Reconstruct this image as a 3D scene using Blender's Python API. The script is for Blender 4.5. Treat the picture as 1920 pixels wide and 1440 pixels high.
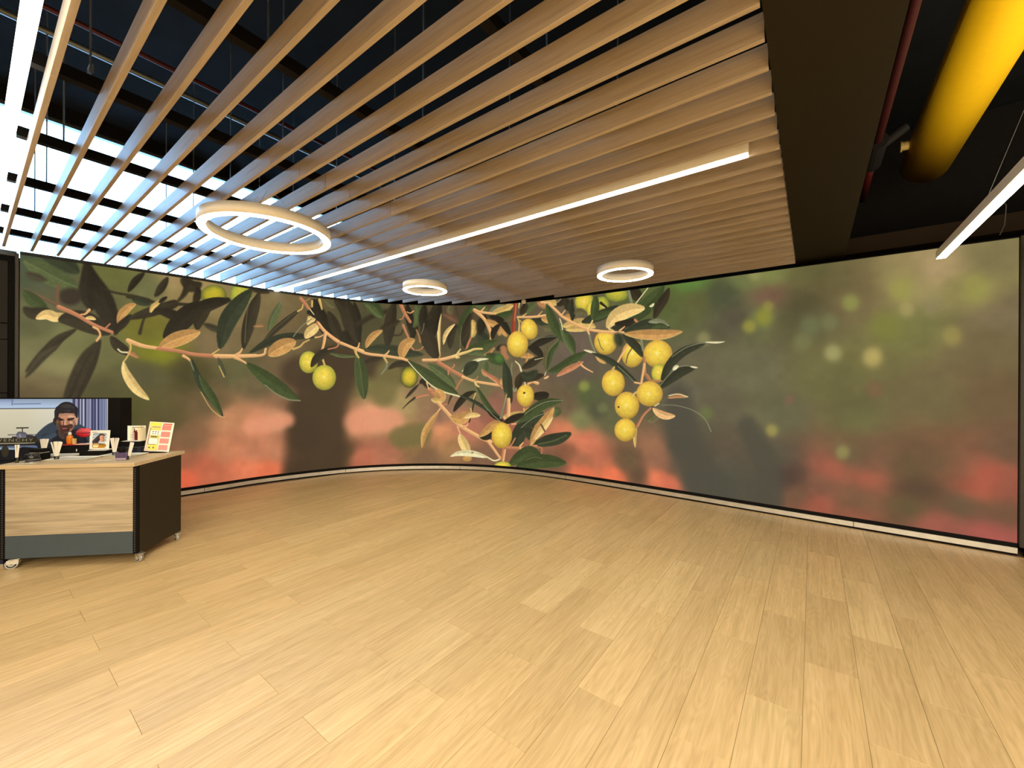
import bpy, bmesh, math, random
import numpy as np
from mathutils import Vector, Matrix
random.seed(7); np.random.seed(7)
for o in list(bpy.data.objects): bpy.data.objects.remove(o)
SC = bpy.context.scene
COL = SC.collection
# ------------------------------------------------------------------ camera
cam = bpy.data.objects.new('camera', bpy.data.cameras.new('camera')); COL.objects.link(cam)
cam.data.lens = 760.63/1920*36; cam.data.sensor_width = 36; cam.data.clip_start = .02
yaw, pit, rol = math.radians(36.5276), math.radians(-.06339), math.radians(.27007)
F = Vector((-math.sin(yaw), math.cos(yaw), 0)); Rt = Vector((math.cos(yaw), math.sin(yaw), 0)); Up = Vector((0, 0, 1))
F2 = F*math.cos(pit)+Up*math.sin(pit); U2 = Up*math.cos(pit)-F*math.sin(pit)
R3 = Rt*math.cos(rol)+U2*math.sin(rol); U3 = U2*math.cos(rol)-Rt*math.sin(rol)
cam.matrix_world = Matrix(((R3.x, U3.x, -F2.x, 0), (R3.y, U3.y, -F2.y, 0), (R3.z, U3.z, -F2.z, 1.6), (0, 0, 0, 1)))
SC.camera = cam
# ------------------------------------------------------------------ view and sky
SC.view_settings.view_transform = 'Standard'; SC.view_settings.look = 'None'
SC.view_settings.gamma = 1; SC.view_settings.exposure = 0; SC.view_settings.use_curve_mapping = False
w = bpy.data.worlds.new('sky'); SC.world = w; w.use_nodes = True
w.node_tree.nodes['Background'].inputs[0].default_value = (.33, .62, 1.0, 1)
w.node_tree.nodes['Background'].inputs[1].default_value = 17
LAMP = 16.0        # luminance of the tube lights
FILL = 116.0        # watts of each unseen added fill light panel behind the camera

# ------------------------------------------------------------------ materials
def mat(name, col=(.5, .5, .5), rough=.5, metal=0, emit=0, ecol=None, spec=.5, noise=0, nscale=40, trans=0, bump=0):
    m = bpy.data.materials.new(name); m.use_nodes = True
    nt = m.node_tree; b = nt.nodes['Principled BSDF']
    b.inputs['Base Color'].default_value = (*col, 1); b.inputs['Roughness'].default_value = rough
    b.inputs['Metallic'].default_value = metal; b.inputs['Specular IOR Level'].default_value = spec
    b.inputs['Transmission Weight'].default_value = trans
    if emit:
        b.inputs['Emission Color'].default_value = (*(ecol or col), 1); b.inputs['Emission Strength'].default_value = emit
    if noise or bump:
        tc = nt.nodes.new('ShaderNodeTexCoord'); n = nt.nodes.new('ShaderNodeTexNoise')
        n.inputs['Scale'].default_value = nscale; n.inputs['Detail'].default_value = 3
        nt.links.new(tc.outputs['Object'], n.inputs['Vector'])
        if noise:
            mx = nt.nodes.new('ShaderNodeMix'); mx.data_type = 'RGBA'
            mx.inputs[6].default_value = (*[c*(1-noise) for c in col], 1); mx.inputs[7].default_value = (*[min(1, c*(1+noise)) for c in col], 1)
            nt.links.new(n.outputs['Fac'], mx.inputs[0]); nt.links.new(mx.outputs[2], b.inputs['Base Color'])
        if bump:
            bp = nt.nodes.new('ShaderNodeBump'); bp.inputs['Strength'].default_value = bump; bp.inputs['Distance'].default_value = .01
            nt.links.new(n.outputs['Fac'], bp.inputs['Height']); nt.links.new(bp.outputs[0], b.inputs['Normal'])
    return m

def wood(name, c_dark, c_mid, c_light, axis='Y', rough=.5, tone=.25, scale=1.0, island=False, figure=.5, spec=.4):
    """procedural wood: long grain along one axis, cathedral figure, a tone of its own per object"""
    m = bpy.data.materials.new(name); m.use_nodes = True
    nt = m.node_tree; N = nt.nodes.new; Lk = nt.links.new; b = nt.nodes['Principled BSDF']
    b.inputs['Roughness'].default_value = rough; b.inputs['Specular IOR Level'].default_value = spec
    tc = N('ShaderNodeTexCoord'); oi = N('ShaderNodeObjectInfo')
    if island:
        ge = N('ShaderNodeNewGeometry'); rnd = ge.outputs['Random Per Island']
    else: rnd = oi.outputs['Random']
    cmb = N('ShaderNodeCombineXYZ'); m1 = N('ShaderNodeMath'); m1.operation = 'MULTIPLY'; m1.inputs[1].default_value = 37.0
    Lk(rnd, m1.inputs[0])
    for i in range(3): Lk(m1.outputs[0], cmb.inputs[i])
    add = N('ShaderNodeVectorMath'); add.operation = 'ADD'; Lk(tc.outputs['Object'], add.inputs[0]); Lk(cmb.outputs[0], add.inputs[1])
    def stretched(a, c):
        mp = N('ShaderNodeMapping'); s = [c]*3; s['XYZ'.index(axis)] = a
        mp.inputs['Scale'].default_value = [v*scale for v in s]; Lk(add.outputs[0], mp.inputs['Vector']); return mp.outputs[0]
    n1 = N('ShaderNodeTexNoise'); n1.inputs['Scale'].default_value = 1; n1.inputs['Detail'].default_value = 6; n1.inputs['Roughness'].default_value = .65
    Lk(stretched(2.2, 60), n1.inputs['Vector'])
    n2 = N('ShaderNodeTexNoise'); n2.inputs['Scale'].default_value = 1; n2.inputs['Detail'].default_value = 2
    Lk(stretched(1.1, 9), n2.inputs['Vector'])
    # cathedral figure: contour lines of a slow noise
    m2 = N('ShaderNodeMath'); m2.operation = 'MULTIPLY'; m2.inputs[1].default_value = 90; Lk(n2.outputs['Fac'], m2.inputs[0])
    m3 = N('ShaderNodeMath'); m3.operation = 'SINE'; Lk(m2.outputs[0], m3.inputs[0])
    m4 = N('ShaderNodeMath'); m4.operation = 'MULTIPLY'; m4.inputs[1].default_value = .12*figure; Lk(m3.outputs[0], m4.inputs[0])
    m5 = N('ShaderNodeMath'); m5.operation = 'ADD'; Lk(n1.outputs['Fac'], m5.inputs[0]); Lk(m4.outputs[0], m5.inputs[1])
    n3 = N('ShaderNodeTexNoise'); n3.inputs['Scale'].default_value = 1; n3.inputs['Detail'].default_value = 2
    Lk(stretched(.9, 14), n3.inputs['Vector'])
    m6 = N('ShaderNodeMath'); m6.operation = 'MULTIPLY_ADD'; m6.inputs[1].default_value = .5; m6.inputs[2].default_value = -.25; Lk(n3.outputs['Fac'], m6.inputs[0])
    m7 = N('ShaderNodeMath'); m7.operation = 'ADD'; Lk(m5.outputs[0], m7.inputs[0]); Lk(m6.outputs[0], m7.inputs[1])
    cr = N('ShaderNodeValToRGB'); e = cr.color_ramp.elements
    e[0].position = .25; e[0].color = (*c_dark, 1); e[1].position = .75; e[1].color = (*c_light, 1)
    k = cr.color_ramp.elements.new(.5); k.color = (*c_mid, 1)
    Lk(m7.outputs[0], cr.inputs[0])
    hv = N('ShaderNodeHueSaturation'); mv = N('ShaderNodeMapRange'); mv.inputs[3].default_value = 1-tone; mv.inputs[4].default_value = 1+tone
    pw = N('ShaderNodeMath'); pw.operation = 'POWER'; pw.inputs[1].default_value = 1.6; Lk(rnd, pw.inputs[0])
    Lk(pw.outputs[0], mv.inputs[0]); Lk(mv.outputs[0], hv.inputs['Value']); Lk(cr.outputs[0], hv.inputs['Color'])
    Lk(hv.outputs[0], b.inputs['Base Color'])
    bp = N('ShaderNodeBump'); bp.inputs['Strength'].default_value = .08; bp.inputs['Distance'].default_value = .002
    Lk(m5.outputs[0], bp.inputs['Height']); Lk(bp.outputs[0], b.inputs['Normal'])
    return m

M_PLANK = wood('floor oak', (.49, .335, .15), (.60, .42, .195), (.69, .50, .25), 'Y', .42, .07)
M_PLANKS = wood('floor oak outer', (.49, .335, .15), (.60, .42, .195), (.69, .50, .25), 'Y', .42, .07, island=True)
M_SLAT = wood('slat oak', (.325, .268, .20), (.41, .342, .265), (.47, .40, .315), 'X', .5, .06, 1.2, figure=.15)
M_PANEL = wood('counter oak', (.27, .215, .14), (.47, .39, .265), (.62, .53, .37), 'X', .5, .0, .55, figure=.25)
M_TOP = wood('counter top oak', (.48, .37, .22), (.60, .47, .29), (.70, .56, .36), 'X', .4, .0, .8, figure=.1)
M_BLACK = mat('black paint', (.008, .0075, .007), .6, spec=.08, noise=.2, nscale=8)
M_PLENUM = mat('dark ceiling paint', (.011, .0125, .013), .95, spec=0, noise=.3, nscale=3)
M_BEAM = mat('dark brown bulkhead paint', (.019, .0155, .0085), .7, spec=.1, noise=.12, nscale=90)
M_CARRIER = mat('black channel', (.006, .0055, .0055), .6, spec=.12, noise=.2, nscale=20)
M_CLAD = mat('dark wall cladding', (.017, .015, .012), .55, spec=.25, noise=.15, nscale=5)
M_ALU = mat('brushed aluminium', (.80, .80, .74), .42, 1, noise=.18, nscale=12)
M_STEEL = mat('galvanised steel', (.42, .45, .46), .35, .9, noise=.1, nscale=30)
M_WHITE = mat('white painted metal', (.82, .80, .72), .4, noise=.03, nscale=30)
M_LED = mat('light diffuser', (1, .95, .82), .5, emit=LAMP, ecol=(1, .90, .72), noise=.02)
M_RING = mat('ring light diffuser', (1, .95, .82), .5, emit=LAMP*3.4, ecol=(1, .90, .72), noise=.02)
M_NEAR = mat('near tube diffuser', (1, .95, .82), .5, emit=LAMP*.32, ecol=(1, .90, .74), noise=.02)
M_YELLOW = mat('yellow duct paint', (.86, .52, .004), .55, spec=.2, noise=.05, nscale=25, bump=.05)
M_RED = mat('red pipe paint', (.040, .0025, .002), .5, spec=.2, noise=.1, nscale=20)
M_PLASTER = mat('warm white wall', (.34, .31, .27), .8, noise=.04, nscale=6)
M_SLATE = mat('slate grey laminate', (.060, .086, .105), .45, noise=.08, nscale=15)
M_BROWN = mat('dark brown side panel', (.024, .018, .010), .5, spec=.3, noise=.08, nscale=25)
M_NAVY = mat('glossy navy panel', (.014, .018, .040), .12, noise=.2, nscale=4)
M_TRIM = mat('grey metal trim', (.10, .11, .11), .4, .6, noise=.1, nscale=20)
M_RUBBER = mat('pale grey wheel', (.45, .45, .42), .5, noise=.05)
M_PLATE = mat('white ceramic', (.80, .82, .74), .25, noise=.02)
M_PAPER = mat('white paper', (.85, .82, .72), .8, noise=.03, nscale=60)
M_PANE = bpy.data.materials.new('window glass'); M_PANE.use_nodes = True
_n = M_PANE.node_tree; _o = _n.nodes['Material Output']; _n.nodes.remove(_n.nodes['Principled BSDF'])
_t = _n.nodes.new('ShaderNodeBsdfTransparent'); _g = _n.nodes.new('ShaderNodeBsdfGlossy'); _g.inputs['Roughness'].default_value = .02; _x = _n.nodes.new('ShaderNodeMixShader'); _f = _n.nodes.new('ShaderNodeFresnel')
_t.inputs[0].default_value = (.94, .97, .97, 1); _n.links.new(_f.outputs[0], _x.inputs[0]); _n.links.new(_t.outputs[0], _x.inputs[1]); _n.links.new(_g.outputs[0], _x.inputs[2]); _n.links.new(_x.outputs[0], _o.inputs[0])
M_INK = mat('black ink', (.03, .03, .03), .6, noise=.1)

M_GLASS = M_PANE.copy(); M_GLASS.name = 'clear glass'
# ------------------------------------------------------------------ mesh helpers
class MB:
    def __init__(s): s.v = []; s.f = []; s.mi = []
    def box(s, x0, x1, y0, y1, z0, z1, mi=0):
        n = len(s.v); s.v += [(x, y, z) for z in (z0, z1) for y in (y0, y1) for x in (x0, x1)]
        s.f += [tuple(n+i for i in q) for q in ((0, 2, 3, 1), (4, 5, 7, 6), (0, 1, 5, 4), (2, 6, 7, 3), (0, 4, 6, 2), (1, 3, 7, 5))]; s.mi += [mi]*6; return s
    def cbox(s, x0, x1, y0, y1, z0, z1, c=.002, mi=0):
        """box with chamfered vertical and top edges"""
        n = len(s.v)
        def ring(z, e):
            a, b, cc, d = x0+e, x1-e, y0+e, y1-e
            return [(a+c, cc, z), (b-c, cc, z), (b, cc+c, z), (b, d-c, z), (b-c, d, z), (a+c, d, z), (a, d-c, z), (a, cc+c, z)]
        R = [ring(z0, c), ring(z0+c, 0), ring(z1-c, 0), ring(z1, c)]
        for r in R: s.v += r
        for k in range(3):
            for i in range(8):
                j = (i+1) % 8; s.f.append((n+8*k+i, n+8*k+j, n+8*k+8+j, n+8*k+8+i))
        s.f.append(tuple(n+24+i for i in range(8))); s.f.append(tuple(n+7-i for i in range(8)))
        s.mi += [mi]*26; return s
    def tube(s, p, q, r0, r1=None, n=10, cap=True, mi=0):
        r1 = r0 if r1 is None else r1; p = Vector(p); q = Vector(q); d = (q-p).normalized()
        u = d.orthogonal().normalized(); v = d.cross(u); k = len(s.v)
        for c, r in ((p, r0), (q, r1)):
            s.v += [tuple(c+(u*math.cos(2*math.pi*i/n)+v*math.sin(2*math.pi*i/n))*r) for i in range(n)]
        for i in range(n):
            j = (i+1) % n; s.f.append((k+i, k+j, k+n+j, k+n+i)); s.mi.append(mi)
        if cap:
            s.f.append(tuple(k+n-1-i for i in range(n))); s.f.append(tuple(k+n+i for i in range(n))); s.mi += [mi]*2
        return s
    def lathe(s, prof, n=24, c=(0, 0, 0), mi=0, closed=False):
        k = len(s.v); m = len(prof)
        for i in range(n):
            a = 2*math.pi*i/n
            s.v += [(c[0]+r*math.cos(a), c[1]+r*math.sin(a), c[2]+z) for r, z in prof]
        for i in range(n):
            j = (i+1) % n
            for t in range(m if closed else m-1):
                u = (t+1) % m; s.f.append((k+i*m+t, k+j*m+t, k+j*m+u, k+i*m+u)); s.mi.append(mi)
        return s
    def prism(s, pts, z0, z1, mi=0):
        k = len(s.v); n = len(pts)
        s.v += [(x, y, z0) for x, y in pts]+[(x, y, z1) for x, y in pts]
        for i in range(n):
            j = (i+1) % n; s.f.append((k+i, k+j, k+n+j, k+n+i))
        s.f.append(tuple(k+n-1-i for i in range(n))); s.f.append(tuple(k+n+i for i in range(n))); s.mi += [mi]*(n+2); return s
    def mesh(s, name, mats, smooth=False):
        me = bpy.data.meshes.new(name); me.from_pydata(s.v, [], s.f)
        for m in (mats if isinstance(mats, (list, tuple)) else [mats]): me.materials.append(m)
        me.polygons.foreach_set('material_index', s.mi)
        if smooth: me.polygons.foreach_set('use_smooth', [True]*len(s.f))
        me.update(); return me
    def build(s, name, mats, parent=None, smooth=False, loc=None, rz=None):
        return link(name, s.mesh(name, mats, smooth), parent, loc, rz)
def link(name, me, parent=None, loc=None, rz=None):
    o = bpy.data.objects.new(name, me); COL.objects.link(o)
    if parent is not None: o.parent = parent
    if loc is not None: o.location = loc
    if rz is not None: o.rotation_euler = (0, 0, rz)
    return o
def thing(name, label, cat, loc=(0, 0, 0), rz=0, group=None):
    o = bpy.data.objects.new(name, None); COL.objects.link(o); o.location = loc; o.rotation_euler = (0, 0, rz); o.empty_display_size = .1
    return tag(o, label, cat, group)
def tag(o, label=None, cat=None, group=None, kind=None):
    if label: o['label'] = label
    if cat: o['category'] = cat
    if group: o['group'] = group
    if kind: o['kind'] = kind
    return o
def empty(name, loc=(0, 0, 0)):
    o = bpy.data.objects.new(name, None); COL.objects.link(o); o.location = loc; o.empty_display_size = .1; return o

# ------------------------------------------------------------------ the curved wall's ground line
CP = [(-7.37, .38), (-7.20, 1.25), (-7.07, 1.95), (-6.98, 2.9), (-6.62, 4.0), (-6.05, 4.80), (-5.22, 5.46), (-4.31, 5.83), (-3.3, 5.975), (-1.6, 5.98), (-.3, 5.945), (1.56, 5.92)]
def path(n=24):
    P = [np.array(CP[0])*2-CP[1]]+[np.array(c) for c in CP]+[np.array(CP[-1])*2-CP[-2]]; out = []
    for i in range(1, len(P)-2):
        for t in np.arange(n)/n:
            a, b, c, d = P[i-1:i+3]
            out.append(.5*((2*b)+(-a+c)*t+(2*a-5*b+4*c-d)*t*t+(-a+3*b-3*c+d)*t**3))
    out.append(P[-2]); return np.array(out)
PT = path(); SL = np.r_[0, np.cumsum(np.linalg.norm(np.diff(PT, axis=0), axis=1))]
TAN = np.gradient(PT, axis=0); TAN /= np.linalg.norm(TAN, axis=1)[:, None]
NRM = np.stack([TAN[:, 1], -TAN[:, 0]], 1)            # points into the room
STOT = SL[-1]; ZB = .115
def ztop(s): return 3.07-.07*s/STOT
def strip(name, mats, o0, o1, z0, z1, parent=None, s0=0, s1=1e9, kind=None, uv=False):
    """slab that follows the curved wall: offsets o0..o1 into the room, heights z0..z1 (z1 may be a function of s)"""
    ss = [s for s in SL if s0 < s < s1]; ss = [max(s0, 0)]+ss+[min(s1, STOT)]; ss = sorted(set(round(float(s), 5) for s in ss))
    b = MB(); k = len(ss)
    for s in ss:
        x, y = np.interp(s, SL, PT[:, 0]), np.interp(s, SL, PT[:, 1]); nx, ny = np.interp(s, SL, NRM[:, 0]), np.interp(s, SL, NRM[:, 1])
        zz = z1(s) if callable(z1) else z1; zl = z0(s) if callable(z0) else z0
        b.v += [(x+nx*o0, y+ny*o0, zl), (x+nx*o1, y+ny*o1, zl), (x+nx*o1, y+ny*o1, zz), (x+nx*o0, y+ny*o0, zz)]
    for i in range(k-1):
        for j in range(4):
            u = (j+1) % 4; b.f.append((4*i+j, 4*i+u, 4*i+4+u, 4*i+4+j)); b.mi.append(0)
    b.f.append((3, 2, 1, 0)); b.f.append((4*k-4, 4*k-3, 4*k-2, 4*k-1)); b.mi += [0, 0]
    return b.build(name, mats, parent)

# ------------------------------------------------------------------ picture painter (the pictures shown on screens and printed cards)
PAL = {'1':(70,54,37),'2':(78,75,62),'3':(232,154,116),'4':(120,108,62),'D':(50,52,36),'G':(66,78,42),'g':(86,96,56),'O':(200,148,84),'Y':(236,197,122),'M':(78,80,54),'K':(42,37,26),'B':(238,180,118),'b':(196,128,88),
'S':(132,134,100),'W':(236,222,168),'H':(66,60,42),'R':(158,66,44),'o':(176,122,78),'k':(54,47,32),'y':(214,176,100),'t':(120,84,62),'V':(53,59,40),'U':(104,96,62)}
def smooth_noise(h, w, cell, seed):
    r = np.random.RandomState(seed); gh, gw = h//cell+3, w//cell+3; g = r.rand(gh, gw)
    y = np.arange(h)/cell; x = np.arange(w)/cell; yi = y.astype(int); xi = x.astype(int)
    fy = (y-yi)[:, None]; fx = (x-xi)[None, :]; fy = fy*fy*(3-2*fy); fx = fx*fx*(3-2*fx)
    a = g[yi][:, xi]; b = g[yi][:, xi+1]; c = g[yi+1][:, xi]; d = g[yi+1][:, xi+1]
    return (a*(1-fx)+b*fx)*(1-fy)+(c*(1-fx)+d*fx)*fy
def stroke(img, sx, sz, kind, col, soft, w0, w1, rib, A, P, tex=None):
    """img rows run upwards; sx,sz = coordinates of columns/rows; A maps picture offsets to brush units"""
    P = np.array(P, float); Wm = max(w0, w1)+soft*2
    Ai = np.linalg.inv(A); ex = abs(Ai[0, 0])*Wm+abs(Ai[0, 1])*Wm; ez = abs(Ai[1, 0])*Wm+abs(Ai[1, 1])*Wm
    if kind == 'O': 
        ex *= 1.1; ez *= 1.1
    i0, i1 = np.searchsorted(sx, [P[:, 0].min()-ex, P[:, 0].max()+ex]); j0, j1 = np.searchsorted(sz, [P[:, 1].min()-ez, P[:, 1].max()+ez])
    if i1 <= i0 or j1 <= j0: return
    X, Z = np.meshgrid(sx[i0:i1], sz[j0:j1]); T = np.stack([X, Z], -1)@A.T; Q = P@A.T
    tx = np.full(X.shape, .5) if tex is None else tex[j0:j1, i0:i1]
    if kind == 'O':
        c, s = math.cos(rib), math.sin(rib); dx = T[..., 0]-Q[0, 0]; dy = T[..., 1]-Q[0, 1]
        u = (dx*c+dy*s)/w0; v = (-dx*s+dy*c)/w1; r = np.sqrt(u*u+v*v)
        al = np.clip((1-r)*min(w0, w1)/soft+.5, 0, 1)[..., None]
        t = int(col)
        core = {0:(240,210,74),7:(250,214,78),1:(196,176,48),2:(196,188,64),3:(226,182,132),4:(222,190,52),5:(206,158,84),6:(84,58,26),8:(80,112,52),9:(56,48,34)}[t]
        rim = {0:(150,150,56),7:(196,150,60),1:(96,104,44),2:(118,130,56),3:(190,140,96),4:(70,82,34),5:(180,130,70),6:(70,50,24),8:(54,80,42),9:(50,44,32)}[t]
        k = np.clip(r, 0, 1)[..., None]**3; sh = 1-.10*v[..., None]-.04*u[..., None]
        colr = (np.array(core)*(1-k)+np.array(rim)*k)*np.where(t in (6, 9), 1, np.clip(sh, .8, 1.15))
        if t in (0, 7):
            hl = np.exp(-((u+.05)**2+(v+.02)**2)/.02)[..., None]; colr = colr+hl*np.array((14, 18, 60))
        if tex is not None and t not in (6,): colr = colr*(1+.10*(tx[..., None]-.5))
        img[j0:j1, i0:i1] = img[j0:j1, i0:i1]*(1-al)+colr*al; return
    if kind == 'Q':                                     # upright rectangle between two corners
        lo, hi = Q.min(0), Q.max(0); d = np.minimum(np.minimum(T[..., 0]-lo[0], hi[0]-T[..., 0]), np.minimum(T[..., 1]-lo[1], hi[1]-T[..., 1]))
        al = np.clip(d/soft+.5, 0, 1)[..., None]; img[j0:j1, i0:i1] = img[j0:j1, i0:i1]*(1-al)+np.array(col, float)*al; return
    # smooth the spine
    if len(Q) > 2:
        E = np.vstack([2*Q[0]-Q[1], Q, 2*Q[-1]-Q[-2]]); S = []
        for i in range(1, len(E)-2):
            for t in np.arange(6)/6:
                a, b, c, d = E[i-1:i+3]; S.append(.5*((2*b)+(-a+c)*t+(2*a-5*b+4*c-d)*t*t+(-a+3*b-3*c+d)*t**3))
        S.append(Q[-1]); Q = np.array(S)
    else: Q = np.array([Q[0]+(Q[1]-Q[0])*t for t in np.linspace(0, 1, 7)])
    seg = np.linalg.norm(np.diff(Q, axis=0), axis=1); cum = np.r_[0, np.cumsum(seg)]; tot = cum[-1]+1e-9
    best = np.full(X.shape, 1e9); bd = np.full(X.shape, 1e9); bs = np.zeros(X.shape); bt = np.zeros(X.shape)
    for i in range(len(Q)-1):
        a = Q[i]; d = Q[i+1]-a; L2 = d@d+1e-9; rx = T[..., 0]-a[0]; ry = T[..., 1]-a[1]
        t = np.clip((rx*d[0]+ry*d[1])/L2, 0, 1); ox = rx-t*d[0]; oy = ry-t*d[1]; dist = np.sqrt(ox*ox+oy*oy)
        tt = (cum[i]+t*seg[i])/tot
        wv = (w0*np.clip(np.sin(math.pi*np.clip(tt, 0, 1)), 0, 1)**.62 if kind == 'L' else w0+(w1-w0)*tt)
        m = dist-wv; k = m < best; best = np.where(k, m, best); bd = np.where(k, dist, bd); bt = np.where(k, tt, bt); bs = np.where(k, (d[0]*oy-d[1]*ox), bs)
    al = np.clip(-best/soft+.5, 0, 1)[..., None]
    if soft > 5: al = al*al*(3-2*al)*(.85 if soft >= 14 else 1)
    c0 = np.array(PAL[col] if isinstance(col, str) else col, float); side = np.sign(bs)[..., None]
    colr = np.broadcast_to(c0, X.shape+(3,)).copy()
    if kind == 'L':
        colr *= 1+.07*side
        if w0 > 3: colr *= (1+.16*(tx[..., None]-.5))
        if soft <= 1.6:
            e = np.exp(-(best/1.1)**2)[..., None]*(side > 0)*.35; colr = colr*(1-e)+np.minimum(c0*1.6+20, 250)*e
        if rib:
            e = np.exp(-(bd/.8)**2)[..., None]*.55; colr = colr*(1-e)+np.minimum(c0*1.25+15, 250)*e
    else:
        if w0 > 1.2 and soft < 6: colr *= 1-.14*side*np.clip(bd/max(w0, .1), 0, 1)[..., None]
    img[j0:j1, i0:i1] = img[j0:j1, i0:i1]*(1-al)+colr*al
def make_image(name, img):
    h, w_, _ = img.shape; im = bpy.data.images.new(name, w_, h, alpha=False)
    a = np.ones((h, w_, 4), np.float32); a[..., :3] = np.clip(img, 0, 255)/255; im.pixels.foreach_set(a.ravel()); im.update(); im.pack(); return im
def picture_mat(name, im, emit=1.0, rough=.4, base=0.0):
    m = bpy.data.materials.new(name); m.use_nodes = True; nt = m.node_tree; b = nt.nodes['Principled BSDF']
    t = nt.nodes.new('ShaderNodeTexImage'); t.image = im; t.extension = 'EXTEND'
    b.inputs['Base Color'].default_value = (.01, .01, .01, 1); b.inputs['Roughness'].default_value = rough
    if base: nt.links.new(t.outputs[0], b.inputs['Base Color'])
    if emit: nt.links.new(t.outputs[0], b.inputs['Emission Color']); b.inputs['Emission Strength'].default_value = emit
    b.inputs['Specular IOR Level'].default_value = .12
    return m
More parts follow.
